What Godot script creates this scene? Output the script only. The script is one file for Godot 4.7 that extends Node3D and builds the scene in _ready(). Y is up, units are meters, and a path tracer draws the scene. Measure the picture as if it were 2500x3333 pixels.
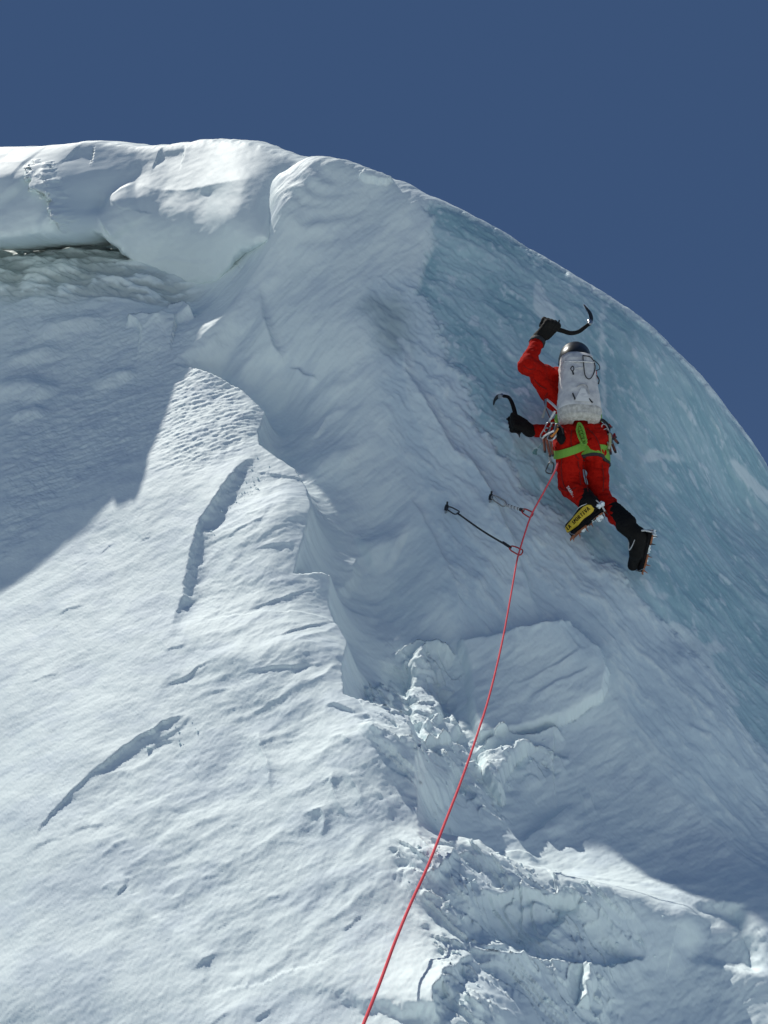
extends Node3D
# A climber in red leading a steep ice wall under a snow cornice, seen from below.

const SUN := Vector3(-0.3611, 0.9177, -0.1655)

func _ready():
	setup_view()
	build_snow()
	build_objects()

func setup_view():
	var cam := Camera3D.new()
	cam.name = "camera"
	add_child(cam)
	cam.position = Vector3(0, 1.6, 0)
	cam.rotation_degrees = Vector3(30, 0, 0)
	cam.fov = 55.0
	cam.near = 0.05
	cam.far = 4000.0
	cam.current = true
	var sun := DirectionalLight3D.new()
	sun.name = "sun"
	add_child(sun)
	sun.look_at_from_position(SUN * 20.0, Vector3.ZERO, Vector3.UP)
	sun.light_color = Color(1.0, 0.985, 0.945)
	sun.light_energy = 1.6
	sun.light_angular_distance = 0.53
	sun.shadow_enabled = true
	var env := Environment.new()
	var sky := Sky.new()
	var sm := ProceduralSkyMaterial.new()
	sm.sky_top_color = Color(0.260, 0.365, 0.528)
	sm.sky_horizon_color = Color(0.56, 0.67, 0.83)
	sm.sky_curve = 0.13
	sm.ground_bottom_color = Color(0.6, 0.66, 0.74)
	sm.ground_horizon_color = Color(0.62, 0.69, 0.78)
	sky.sky_material = sm
	env.background_mode = Environment.BG_SKY
	env.sky = sky
	env.background_energy_multiplier = 1.0
	env.tonemap_mode = Environment.TONE_MAPPER_LINEAR
	env.tonemap_exposure = 0.79
	env.sdfgi_enabled = true
	env.ssao_enabled = true
	env.ssil_enabled = true
	var we := WorldEnvironment.new()
	we.name = "world_environment"
	we.environment = env
	add_child(we)

# ---------------------------------------------------------------- helpers
func tag(o: Node, label: String, category: String, group := "") -> Node:
	o.set_meta("label", label)
	o.set_meta("category", category)
	if group != "":
		o.set_meta("group", group)
	return o

func structure(o: Node, label: String, category := "terrain") -> Node:
	o.set_meta("kind", "structure")
	o.set_meta("label", label)
	o.set_meta("category", category)
	return o

func noise(seed_: int, octaves := 3, gain := 0.5) -> FastNoiseLite:
	var n := FastNoiseLite.new()
	n.seed = seed_
	n.frequency = 1.0
	n.fractal_octaves = octaves
	n.fractal_gain = gain
	return n

func snow_material() -> StandardMaterial3D:
	var m := StandardMaterial3D.new()
	m.resource_name = "snow"
	m.vertex_color_use_as_albedo = true
	m.roughness = 0.68
	m.metallic_specular = 0.36
	return m

func ice_material() -> StandardMaterial3D:
	var m := StandardMaterial3D.new()
	m.resource_name = "ice"
	m.vertex_color_use_as_albedo = true
	m.roughness = 0.32
	m.metallic_specular = 0.5
	return m

var wall := Field.new()
var corn := Field.new()

func build_snow():
	var t_list := PackedFloat32Array()
	var t := -5.6
	while t < -3.4:
		t_list.append(t)
		t += 0.1
	t = -3.4
	while t < 5.0:
		t_list.append(t)
		t += lerpf(0.0052, 0.0125, (t + 3.4) / 8.4) * DETAIL
	while t < 7.0:
		t_list.append(t)
		t += 0.06
	var x_list := PackedFloat32Array()
	var x := 1.1
	var step := 0.0028 * DETAIL
	var side := PackedFloat32Array()
	while x < 2.6:
		side.append(x)
		step *= 1.12
		x += step
	for k in range(side.size() - 1, -1, -1):
		x_list.append(-side[k])
	var nd := int(2.2 / (0.0028 * DETAIL))
	for k in range(1, nd):
		x_list.append(-1.1 + 2.2 * k / nd)
	x_list.append_array(side)
	wall.setup(72.0, Vector3(0, 4.6, -5.2))
	wall.grid(t_list, x_list, 2.264, 0.295)
	wall.thin_plate(PackedFloat32Array([-1.343, -3.102, 0.386, -0.683, -3.126, 0.449, -0.046, -3.145, 0.502, -1.191, -3.629, 0.384, -0.04, -3.683, 0.622, -1.495, -2.692, 0.258, -0.76, -2.724, 0.327, -0.121, -2.752, 0.386, -1.667, -2.22, 0.125, -0.845, -2.267, 0.207, 0.059, -2.309, 0.28, -1.905, -1.593, -0.09, -1.171, -1.699, 0.061, -0.503, -1.722, 0.095, 0.087, -1.781, 0.179, -2.194, -0.804, -0.32, -1.473, -0.947, -0.15, -0.864, -1.045, -0.034, -0.318, -1.064, -0.011, -2.507, 0.04, -0.578, -1.658, -0.198, -0.335, -1.05, -0.339, -0.192, -0.519, -0.381, -0.149, -2.78, 0.845, -0.731, -2.009, 0.591, -0.504, -1.156, 0.36, -0.297, -0.539, 0.313, -0.215, -3.084, 1.799, -0.837, -2.281, 1.64, -0.714, -1.304, 1.324, -0.468, -0.974, 1.288, -0.462, -1.495, 2.089, -0.589, -1.016, 1.827, -0.537, -1.797, 2.605, -0.688, -1.794, 1.131, -0.532, -3.416, 2.886, -0.9, -2.563, 2.802, -0.844, -3.631, 3.699, -0.819, -2.726, 3.582, -0.799, -2.054, 3.495, -0.747, -3.313, 4.249, -0.731, -2.393, 4.144, -0.773, -1.931, 4.008, -0.849, -3.904, 4.691, -0.763, -3.022, 4.922, -0.805, -2.234, 4.553, -0.767, -1.454, 3.638, -0.587, -1.297, 3.959, -0.381, -0.934, 3.456, -0.118, -0.961, 3.937, 0.043, -0.521, 3.472, 0.05, -0.539, 4.001, 0.189, -0.121, 3.905, 0.232, -0.942, 4.851, 0.087, -1.102, 5.587, -0.067, -0.588, 4.96, 0.059, -0.13, 4.606, 0.114, 0.3, 4.218, 0.131, 0.706, 3.842, 0.088, 1.095, 3.513, 0.021, 1.474, 3.206, -0.096, 1.849, 2.944, -0.237, 2.229, 2.701, -0.432, 2.604, 2.43, -0.659, 2.974, 2.099, -0.952, 3.201, 1.895, -1.179, 0.277, 3.286, 0.143, 0.83, 2.76, 0.081, 1.568, 2.251, 0.039, 1.534, 1.752, -0.141, 0.968, 2.112, -0.041, 0.256, 2.198, -0.094, -0.407, 2.421, -0.146, -0.88, 2.587, -0.335, -0.864, 2.18, -0.562, -0.463, 1.801, -0.386, -0.102, 1.479, -0.37, 0.411, 1.398, -0.31, 0.91, 1.317, -0.251, 1.594, 1.358, -0.281, 1.96, 1.393, -0.391, 2.367, 1.411, -0.669, 2.792, 1.325, -1.064, -0.712, 1.237, -0.444, -0.408, 0.616, -0.357, -0.063, 0.724, -0.536, 0.538, 0.532, -0.451, 1.177, 0.611, -0.437, 1.839, 0.643, -0.551, 2.407, 0.535, -0.896, -0.397, -0.143, -0.229, -0.06, 0.096, -0.636, 0.36, -0.029, -0.55, 0.808, -0.029, -0.55, 1.256, 0.198, -0.522, 1.628, 0.006, -0.586, 2.02, -0.196, -0.81, 2.577, -0.166, -1.077, -0.146, -1.143, -0.069, 0.197, -0.664, -0.658, 0.758, -0.683, -0.679, 1.302, -0.82, -0.726, 1.846, -0.931, -0.804, 2.343, -0.935, -1.033, 0.295, -1.67, -0.056, 0.377, -1.876, -0.136, 0.907, -1.65, -0.632, 1.41, -1.673, -0.732, 1.922, -1.763, -0.907, 0.244, -2.435, 0.32, 0.525, -2.196, -0.117, 0.985, -2.35, -0.288, 1.426, -2.473, -0.53, 1.812, -2.238, -0.612, 1.719, -2.616, -0.584, 0.724, -2.571, -0.085, 1.163, -2.625, -0.415, 0.303, -2.715, 0.307, 0.123, -2.752, 0.386, 0.265, -3.145, 0.548, 0.875, -2.901, -0.153, 1.567, -2.754, -0.543, 0.558, -3.588, 0.205, 1.445, -3.451, -0.391, -2.378, -2.96, 0.006, -3.317, -1.346, -0.444, -4.255, 0.392, -0.755, -5.131, 2.166, -0.878, -6.594, 4.385, -0.805, 3.032, -2.604, -0.945, 4.128, -0.901, -1.594, 4.545, 0.364, -1.981, -1.815, -3.852, 0.36, 2.322, -3.705, -0.524, -1.052, 5.737, -0.417, -0.902, 6.287, -2.067, -0.538, 5.11, -0.291, -0.388, 5.66, -1.941, -0.08, 4.756, -0.236, 0.07, 5.306, -1.886, 0.35, 4.368, -0.219, 0.5, 4.918, -1.869, 0.756, 3.992, -0.262, 0.906, 4.542, -1.912, 1.215, 3.613, -0.279, 1.695, 4.013, -1.879, 1.594, 3.306, -0.396, 2.074, 3.706, -1.996, 1.969, 3.044, -0.537, 2.449, 3.444, -2.137, 2.349, 2.801, -0.732, 2.829, 3.201, -2.332, 2.724, 2.53, -0.959, 3.204, 2.93, -2.559, 3.094, 2.199, -1.252, 3.574, 2.599, -2.852, 3.321, 1.995, -1.479, 3.801, 2.395, -3.079, 4.434, 1.403, -2.621, 6.575, 0.224, -4.977, -4.451, 6.403, -0.954, -3.84, 6.498, -0.998, -3.137, 6.462, -1.038, -2.224, 5.918, -0.895, -1.613, 5.352, -0.627, -1.331, 5.387, -0.438, -4.919, 7.785, -1.213, -3.491, 7.979, -1.296, -2.547, 7.745, -1.257, -1.861, 7.164, -1.006, -1.421, 6.459, -0.593, -7.134, 6.403, -0.954, -7.885, 7.785, -1.213, -4.919, 8.485, -3.213, -3.491, 8.679, -3.296, -1.861, 7.864, -3.006, -7.885, 8.485, -3.213]), 0.1)
	wall_strokes()
	print("wall form ", Time.get_ticks_msec())
	finish_wall()
	print("wall done ", Time.get_ticks_msec())
	build_cornice()
	build_ground()
	build_crumbs()
	print("snow done ", Time.get_ticks_msec())

const DETAIL := 1.22

func wall_strokes():
	wall.stroke(3, PackedFloat32Array([0.145, -2.334, 0.145, -2.062, 0.14, -1.857, 0.125, -1.521, -0.067, -1.504, -0.2, -1.451, -0.218, -1.244, -0.199, -0.907, -0.284, -0.718, -0.324, -0.553, -0.324, -0.304, -0.537, -0.355, -0.503, -0.016, -0.478, 0.367, -0.527, 0.638, -0.615, 0.865, -0.78, 1.06, -0.918, 1.251, -0.957, 1.489, -0.934, 1.815, -1.165, 2.15, -1.375, 2.333, -1.856, 2.714]), 0.44, 0.95, 0.09, 0.06, 0.008, 6)
	wall.stroke(0, PackedFloat32Array([-0.088, -0.079, -0.319, -0.299, -0.494, -0.354]), 0.05, 0.2, 0.06, 0.3, 0.006, 5)
	wall.stroke(2, PackedFloat32Array([0.146, -2.301, 0.145, -2.062, 0.14, -1.857, 0.125, -1.521]), 0.03, 0.15, 0, 0.2, 0.01, 6)
	wall.stroke(2, PackedFloat32Array([-0.218, -1.244, -0.199, -0.907, -0.284, -0.718, -0.324, -0.553, -0.319, -0.299]), 0.03, 0.15, 0, 0.2, 0.01, 6)
	wall.stroke(0, PackedFloat32Array([-1.178, -0.884, -1.194, -0.705, -1.163, -0.535, -1.169, -0.31, -1.194, -0.085, -1.198, 0.237, -1.121, 0.505, -1.025, 0.9, -0.872, 1.205]), 0.014, 0.25, 0.03, 0.25, 0.03, 7)
	wall.stroke(0, PackedFloat32Array([-0.851, -0.771, -0.707, -0.658, -0.558, -0.576, -0.345, -0.389]), 0.012, 0.16, 0.012, 0.4, 0.014, 7)
	wall.stroke(0, PackedFloat32Array([-0.87, -0.18, -0.762, -0.115, -0.623, -0.091, -0.484, -0.083]), 0.01, 0.16, 0.012, 0.4, 0.014, 7)
	wall.stroke(0, PackedFloat32Array([-1.036, -0.022, -0.934, 0.108, -0.792, 0.17, -0.715, 0.296]), 0.012, 0.16, 0.012, 0.4, 0.014, 7)
	wall.stroke(0, PackedFloat32Array([-0.664, -1.04, -0.523, -0.962, -0.36, -0.818, -0.252, -0.683]), 0.014, 0.16, 0.012, 0.4, 0.014, 7)
	wall.stroke(0, PackedFloat32Array([-0.826, -1.303, -0.688, -1.255, -0.449, -1.245, -0.24, -1.186]), 0.01, 0.16, 0.012, 0.4, 0.014, 7)
	wall.stroke(3, PackedFloat32Array([-1.163, -0.959, -1.186, -0.75, -1.181, -0.531, -1.187, -0.306, -1.206, -0.081, -1.198, 0.237, -1.121, 0.505, -1.025, 0.9, -0.91, 1.177]), 0.1, 0.55, 0.07, 0.22, 0.02, 6)
	wall.stroke(3, PackedFloat32Array([-1.516, -2.293, -1.451, -2.109, -1.374, -1.954, -1.243, -1.756, -1.102, -1.626, -0.948, -1.519]), 0.018, 0.35, 0.04, 0.3, 0.012, 7)
	wall.stroke(0, PackedFloat32Array([-1.516, -2.293, -1.478, -2.191, -1.451, -2.109, -1.412, -2.03, -1.374, -1.954, -1.345, -1.886, -1.275, -1.82, -1.243, -1.756, -1.177, -1.673, -1.102, -1.626, -1.079, -1.583, -1.01, -1.548, -0.949, -1.513]), 0.012, 0.3, 0.01, 0.15, 0.012, 9)
	wall.stroke(0, PackedFloat32Array([-1.359, -1.915, -1.275, -1.82, -1.243, -1.756, -1.177, -1.673, -1.102, -1.626, -1.079, -1.583, -1.01, -1.548, -0.949, -1.513]), 0.007, 0.25, 0.012, 0.2, 0.012, 9)
	wall.stroke(0, PackedFloat32Array([-1.104, -1.701, -1.022, -1.642, -0.985, -1.599, -0.948, -1.519]), 0.007, 0.2, 0.02, 0.2, 0.01, 9)
	wall.stroke(0, PackedFloat32Array([-1.154, -1.776, -1.059, -1.703, -0.953, -1.674]), 0.006, 0.15, 0.008, 0.4, 0.012, 9)
	wall.stroke(0, PackedFloat32Array([-1.496, -2.367, -1.462, -2.303, -1.402, -2.283, -1.333, -2.283]), 0.005, 0.12, 0.008, 0.4, 0.01, 9)
	wall.stroke(0, PackedFloat32Array([-1.367, -2.251, -1.275, -2.217, -1.177, -2.208]), 0.005, 0.12, 0.006, 0.4, 0.01, 9)
	wall.stroke(3, PackedFloat32Array([-0.591, -3.15, -0.654, -3.02, -0.663, -2.869, -0.781, -2.755, -0.955, -2.649, -1.043, -2.526, -1.142, -2.384]), 0.022, 0.3, 0.05, 0.25, 0.02, 6)
	wall.stroke(0, PackedFloat32Array([-1.081, -2.61, -1.054, -2.571, -1.041, -2.535, -1.044, -2.499, -1.068, -2.457]), 0.009, 0.14, 0.012, 0.4, 0.014, 9)
	wall.stroke(0, PackedFloat32Array([-0.701, -2.926, -0.677, -2.888, -0.654, -2.862, -0.6, -2.836]), 0.007, 0.14, 0.01, 0.45, 0.014, 9)
	wall.stroke(0, PackedFloat32Array([-0.615, -3.149, -0.585, -3.119, -0.562, -3.099, -0.513, -3.083]), 0.008, 0.14, 0.01, 0.45, 0.014, 9)
	wall.stroke(0, PackedFloat32Array([-0.458, -3.132, -0.432, -3.109, -0.407, -3.089, -0.377, -3.059]), 0.01, 0.1, 0.008, 0.4, 0.006, 9)
	wall.stroke(0, PackedFloat32Array([-0.656, -2.761, -0.621, -2.726, -0.582, -2.699]), 0.004, 0.06, 0.006, 0.4, 0.004, 9)
	wall.stroke(0, PackedFloat32Array([-0.164, -2.778, -0.125, -2.748, -0.101, -2.722, -0.066, -2.703]), 0.007, 0.08, 0.01, 0.3, 0.01, 9)
	wall.stroke(0, PackedFloat32Array([-1.151, -1.307, -1.073, -1.273, -1.015, -1.255, -0.967, -1.179, -0.92, -1.163, -0.839, -1.147]), 0.009, 0.15, 0.012, 0.3, 0.006, 9)
	wall.stroke(0, PackedFloat32Array([-1.195, -1.033, -1.136, -0.995, -1.069, -0.998]), 0.008, 0.12, 0.012, 0.3, 0.012, 9)
	wall.stroke(0, PackedFloat32Array([-0.302, -1.548, -0.246, -1.533, -0.189, -1.567, -0.105, -1.61]), 0.02, 0.12, 0.02, 0.25, 0.01, 9)
	wall.stroke(2, PackedFloat32Array([-0.588, -1.636, -0.593, -1.713, -0.58, -1.774, -0.535, -1.878, -0.514, -1.995, -0.493, -2.11]), 0.018, 0.022, 0.0, 0.3, 0.005, 9)
	wall.stroke(2, PackedFloat32Array([-0.315, -2.046, -0.264, -2.034, -0.233, -2.012, -0.225, -2.09, -0.206, -2.147, -0.156, -2.218, -0.115, -2.279]), 0.018, 0.02, 0.0, 0.3, 0.006, 9)
	wall.stroke(2, PackedFloat32Array([-0.374, -2.207, -0.311, -2.199, -0.269, -2.182, -0.249, -2.251, -0.264, -2.339]), 0.016, 0.02, 0.0, 0.3, 0.006, 9)
	wall.stroke(2, PackedFloat32Array([-0.196, -1.951, -0.146, -2.024, -0.12, -2.081, -0.074, -2.221]), 0.016, 0.02, 0.0, 0.3, 0.006, 9)
	wall.stroke(2, PackedFloat32Array([-0.086, -1.682, -0.046, -1.775, 0.001, -1.822, 0.069, -1.867]), 0.018, 0.025, 0.0, 0.3, 0.006, 9)
	wall.stroke(2, PackedFloat32Array([-0.278, -1.78, -0.192, -1.769, -0.147, -1.834]), 0.012, 0.02, 0.0, 0.3, 0.005, 9)
	wall.stroke(2, PackedFloat32Array([-0.06, -2.066, 0.001, -2.133, 0.04, -2.257]), 0.014, 0.02, 0.0, 0.3, 0.005, 9)
	wall.stroke(2, PackedFloat32Array([-0.51, -1.094, -0.421, -0.996, -0.317, -0.888, -0.226, -0.682]), 0.014, 0.03, 0.0, 0.3, 0.005, 9)
	wall.stroke(2, PackedFloat32Array([-0.393, -1.382, -0.304, -1.309, -0.229, -1.156]), 0.014, 0.03, 0.0, 0.3, 0.005, 9)
	wall.stroke(0, PackedFloat32Array([-1.982, -0.116, -1.925, -0.044, -1.856, -0.014]), 0.004, 0.08, 0.008, 0.3, 0.008, 9)
	wall.stroke(0, PackedFloat32Array([-1.822, 0.035, -1.791, 0.124, -1.754, 0.154]), 0.006, 0.08, 0.01, 0.3, 0.01, 9)
	wall.stroke(0, PackedFloat32Array([-1.578, 0.118, -1.493, 0.156]), 0.006, 0.08, 0.006, 0.3, 0.008, 9)
	wall.stroke(0, PackedFloat32Array([-1.94, -0.553, -1.868, -0.505, -1.772, -0.49]), 0.006, 0.08, 0.006, 0.3, 0.008, 9)
	wall.stroke(0, PackedFloat32Array([-1.901, -1.178, -1.827, -1.126, -1.739, -1.116]), 0.005, 0.08, 0.006, 0.3, 0.008, 9)
	wall.stroke(1, PackedFloat32Array([-0.992, -1.175, -0.751, -1.14, -0.318, -1.064]), 0.02, 0.1, 0.0, 0.3, 0.0, 6.0)
	wall.stroke(1, PackedFloat32Array([-0.937, -1.765, -0.682, -1.709, -0.41, -1.775]), 0.012, 0.12, 0.0, 0.3, 0.0, 6.0)
	wall.slab(PackedFloat32Array([0.473, -0.334, 0.769, -0.335, 1.169, -0.308, 1.347, -0.513, 1.386, -0.648, 1.333, -0.801, 1.121, -0.923, 0.853, -1.017, 0.542, -1.113, 0.514, -0.895, 0.509, -0.545, 0.466, -0.373]), 0.08, 0.04, 0.016, 7)
	wall.stroke(0, PackedFloat32Array([1.17, -0.305, 0.959, -0.35, 0.757, -0.341]), 0.05, 0.1, 0.03, 0.2, 0.02, 9)
	wall.slab(PackedFloat32Array([0.166, -0.377, 0.272, -0.348, 0.3, -0.497, 0.346, -0.637, 0.376, -0.875, 0.247, -1.277, 0.15, -1.192, 0.14, -0.711]), 0.09, 0.06, 0.03, 6)
	wall.stroke(0, PackedFloat32Array([0.464, -0.415, 0.322, -0.34, 0.209, -0.308, 0.132, -0.344, 0.053, -0.407]), 0.09, 0.1, 0.02, 0.15, 0.014, 10)
	wall.slab(PackedFloat32Array([0.184, -1.294, 0.289, -1.02, 0.423, -0.869, 0.449, -1.04, 0.376, -1.257, 0.213, -1.449]), 0.09, 0.04, 0.02, 8)
	wall.slab(PackedFloat32Array([-0.1, -1.004, -0.012, -0.733, 0.055, -0.827, 0.026, -1.214, -0.071, -1.252]), 0.05, 0.03, 0.02, 10)
	wall.stroke(0, PackedFloat32Array([0.507, -1.212, 0.328, -1.277, 0.124, -1.538]), 0.09, 0.14, 0.03, 0.15, 0.02, 9)
	wall.stroke(0, PackedFloat32Array([1.088, -1.066, 1.014, -0.982, 0.884, -1.052, 0.669, -1.044, 0.513, -1.207]), 0.07, 0.16, 0.025, 0.2, 0.014, 9)
	wall.slab(PackedFloat32Array([0.533, -1.221, 0.755, -1.127, 0.895, -1.143, 0.743, -1.264, 0.661, -1.407, 0.649, -1.586, 0.597, -1.522, 0.541, -1.439]), 0.1, 0.04, 0.018, 9)
	wall.stroke(0, PackedFloat32Array([1.085, -1.181, 0.896, -1.136, 0.736, -1.144]), 0.06, 0.12, 0.02, 0.2, 0.007, 5)
	wall.slab(PackedFloat32Array([0.135, -1.635, 0.316, -1.374, 0.409, -1.463, 0.338, -1.748, 0.236, -1.917, 0.157, -2, 0.14, -1.857]), 0.09, 0.05, 0.03, 8)
	wall.slab(PackedFloat32Array([0.113, -1.608, 0.183, -1.564, 0.189, -1.703, 0.13, -1.783]), -0.06, 0.03, 0.02, 9)
	wall.stroke(0, PackedFloat32Array([0.805, -1.918, 0.688, -1.895, 0.573, -1.939]), 0.035, 0.14, 0.03, 0.3, 0.01, 6.0)
	wall.stroke(0, PackedFloat32Array([1.069, -1.456, 0.885, -1.625, 0.728, -1.794, 0.617, -1.786]), 0.03, 0.12, 0.03, 0.3, 0.01, 6.0)
	wall.stroke(1, PackedFloat32Array([0.841, -1.73, 0.996, -1.579, 1.088, -1.501]), 0.02, 0.05, 0, 0.3, 0.0, 6.0)
	wall.stroke(1, PackedFloat32Array([1.109, -1.451, 1.176, -1.443]), 0.015, 0.06, 0, 0.2, 0.0, 6.0)
	wall.stroke(0, PackedFloat32Array([1.299, -0.636, 1.034, -0.724, 0.825, -0.85]), 0.015, 0.1, 0.02, 0.3, 0.01, 6.0)
	wall.stroke(0, PackedFloat32Array([1.258, -0.513, 0.986, -0.646, 0.779, -0.751]), 0.015, 0.1, 0.02, 0.3, 0.01, 6.0)
	wall.stroke(0, PackedFloat32Array([1.335, -0.788, 1.149, -0.921, 0.945, -1.003]), 0.015, 0.1, 0.02, 0.3, 0.01, 6.0)
	wall.stroke(1, PackedFloat32Array([0.302, -2.333, 0.455, -2.214, 0.587, -2.226, 0.771, -2.258, 0.95, -2.308, 1.163, -2.301, 1.37, -2.329, 1.484, -2.424]), 0.11, 0.17, 0, 0.12, 0.0, 6.0)
	wall.stroke(0, PackedFloat32Array([0.543, -2.148, 0.465, -2.138, 0.388, -2.22]), 0.05, 0.06, 0.02, 0.25, 0.008, 5)
	wall.slab(PackedFloat32Array([0.349, -2.602, 0.548, -2.458, 0.706, -2.425, 0.902, -2.373, 0.763, -2.532, 0.503, -2.783, 0.296, -2.803, 0.286, -2.701]), -0.07, 0.14, 0.07, 4)
	wall.stroke(0, PackedFloat32Array([0.349, -2.602, 0.434, -2.53, 0.572, -2.443, 0.706, -2.425, 0.903, -2.367]), 0.05, 0.12, 0.03, 0.2, 0.02, 8)
	wall.stroke(0, PackedFloat32Array([1.196, -2.522, 0.927, -2.661, 0.694, -2.736, 0.489, -2.816, 0.403, -2.823, 0.313, -2.809]), 0.08, 0.12, 0.03, 0.15, 0.012, 8)
	wall.stroke(0, PackedFloat32Array([0.147, -3.171, 0.175, -3.079, 0.211, -3.009, 0.347, -2.831]), 0.09, 0.18, 0.06, 0.15, 0.03, 7)
	wall.slab(PackedFloat32Array([0.817, -2.702, 0.864, -2.694, 0.873, -2.761, 0.814, -2.883, 0.759, -2.888, 0.794, -2.773]), 0.08, 0.03, 0.012, 8)
	wall.stroke(0, PackedFloat32Array([0.842, -2.948, 0.89, -2.833, 0.898, -2.691]), 0.06, 0.12, 0.05, 0.2, 0.03, 7)
	wall.stroke(0, PackedFloat32Array([0.183, -2.562, 0.242, -2.481, 0.302, -2.333]), 0.05, 0.15, 0.03, 0.2, 0.03, 7)
	wall.stroke(0, PackedFloat32Array([1.721, -2.534, 1.736, -2.364, 1.723, -2.259, 1.73, -2.131]), -0.1, 0.25, 0.1, 0.2, 0.02, 6)
	wall.stroke(2, PackedFloat32Array([0.2, -2.588, 0.2, -2.762]), -0.008, 0.012, 0, 0.3, 0.0, 6.0)
	wall.stroke(2, PackedFloat32Array([0.171, -2.573, 0.171, -2.727]), -0.01, 0.012, 0, 0.2, 0.0, 6.0)
	wall.stroke(2, PackedFloat32Array([0.306, -2.399, 0.298, -2.563]), -0.01, 0.012, 0, 0.2, 0.0, 6.0)
	wall.stroke(2, PackedFloat32Array([0.357, -3.023, 0.367, -3.137]), -0.014, 0.012, 0, 0.2, 0.0, 6.0)
	wall.stroke(2, PackedFloat32Array([0.335, -3.031, 0.34, -3.148]), -0.012, 0.012, 0, 0.2, 0.0, 6.0)
	wall.stroke(2, PackedFloat32Array([0.068, -2.446, 0.037, -2.577]), -0.008, 0.012, 0, 0.2, 0.0, 6.0)
	wall.stroke(2, PackedFloat32Array([0.09, -2.447, 0.062, -2.598]), -0.008, 0.012, 0, 0.2, 0.0, 6.0)
	wall.stroke(2, PackedFloat32Array([1.79, -0.348, 1.852, -0.478, 1.986, -0.783, 2.098, -1.112, 2.203, -1.393]), 0.05, 0.1, 0, 0.2, 0.012, 5)
	wall.stroke(0, PackedFloat32Array([-0.796, 2.46, -0.946, 2.686, -1.054, 3.046, -1.129, 3.429]), 0.07, 0.2, 0.08, 0.3, 0.012, 5)
	wall.stroke(0, PackedFloat32Array([-0.515, 2.2, -0.675, 2.346, -0.818, 2.505]), 0.05, 0.16, 0.05, 0.35, 0.01, 5)
	wall.stroke(1, PackedFloat32Array([-1.416, 3.371, -1.535, 3.903, -1.467, 4.195, -1.283, 4.08]), 0.025, 0.16, 0, 0.3, 0.0, 6.0)
	wall.stroke(0, PackedFloat32Array([-1.733, 3.401, -1.863, 3.682, -1.99, 3.609, -2.056, 3.391, -2.22, 3.494, -2.355, 3.494, -2.357, 3.372]), 0.14, 0.2, 0.02, 0.12, 0.008, 8)
	wall.stroke(0, PackedFloat32Array([0.621, 0.9, 0.38, 1.486, 0.18, 1.94, 0.119, 2.307]), 0.05, 0.2, 0.06, 0.25, 0.02, 4)
	wall.stroke(0, PackedFloat32Array([0.992, -0.309, 0.888, 0.217, 0.741, 0.758, 0.54, 1.249]), 0.06, 0.16, 0.05, 0.2, 0.01, 4)
	wall.stroke(0, PackedFloat32Array([0.527, -0.286, 0.469, 0.073, 0.32, 0.556, 0.167, 0.957]), 0.04, 0.16, 0.05, 0.2, 0.01, 4)
	wall.stroke(1, PackedFloat32Array([-0.156, 0.461, 0.002, 0.54, 0.129, 0.482]), 0.06, 0.12, 0, 0.2, 0.0, 6.0)
	wall.stroke(0, PackedFloat32Array([-0.363, -0.288, -0.213, 0.219, -0.157, 0.504]), 0.05, 0.18, 0.05, 0.3, 0.02, 4)
	wall.stroke(0, PackedFloat32Array([-0.596, 1.579, -0.463, 1.801, -0.247, 1.818]), 0.04, 0.15, 0.06, 0.3, 0.02, 4)
	wall.stroke(1, PackedFloat32Array([-0.781, 1.242, -0.925, 1.659, -0.893, 2.065]), -0.06, 0.12, 0, 0.3, 0.0, 6.0)
	wall.stroke(1, PackedFloat32Array([-1.239, 5.474, -1.007, 4.308, -0.766, 3.896, -0.473, 3.866, -0.08, 3.85]), 0.035, 0.07, 0, 0.35, 0.0, 6.0)
	wall.stroke(1, PackedFloat32Array([-1.167, 5.428, -0.895, 4.271, -0.665, 4.005, -0.371, 3.951, 0.002, 3.902]), 0.03, 0.06, 0, 0.35, 0.0, 6.0)
	wall.stroke(1, PackedFloat32Array([-1.107, 4.582, -0.915, 3.897, -0.736, 3.708, -0.406, 3.683, -0.12, 3.687]), 0.035, 0.07, 0, 0.35, 0.0, 6.0)
	wall.stroke(1, PackedFloat32Array([-0.817, 4.46, -0.585, 4.148, -0.289, 4.031]), 0.025, 0.06, 0, 0.4, 0.0, 6.0)
	wall.stroke(1, PackedFloat32Array([-0.953, 3.784, -0.686, 3.499, -0.359, 3.456]), 0.02, 0.08, 0, 0.4, 0.0, 6.0)
	wall.stroke(1, PackedFloat32Array([-3.396, 2.537, -3.089, 2.598, -2.809, 2.435]), 0.07, 0.12, 0, 0.2, 0.0, 6.0)
	wall.stroke(1, PackedFloat32Array([-3.107, 2.116, -2.925, 2.165, -2.834, 2.262]), 0.05, 0.08, 0, 0.3, 0.0, 6.0)
	wall.stroke(1, PackedFloat32Array([-3.435, 2.954, -3.172, 3.072, -2.893, 3.149]), 0.05, 0.09, 0, 0.3, 0.0, 6.0)
	wall.stroke(1, PackedFloat32Array([-2.492, 2.495, -2.318, 2.635, -2.121, 2.685]), 0.04, 0.08, 0, 0.3, 0.0, 6.0)
	wall.stroke(1, PackedFloat32Array([-3.297, 3.412, -2.887, 3.521, -2.549, 3.572]), 0.05, 0.12, 0, 0.3, 0.0, 6.0)
	wall.stroke(1, PackedFloat32Array([-1.658, 2.923, -1.301, 2.767, -1.036, 2.498]), 0.05, 0.14, 0, 0.3, 0.0, 6.0)
	wall.stroke(1, PackedFloat32Array([-0.697, 2.003, -0.473, 2.054, -0.251, 1.995]), 0.04, 0.1, 0, 0.3, 0.0, 6.0)
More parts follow.
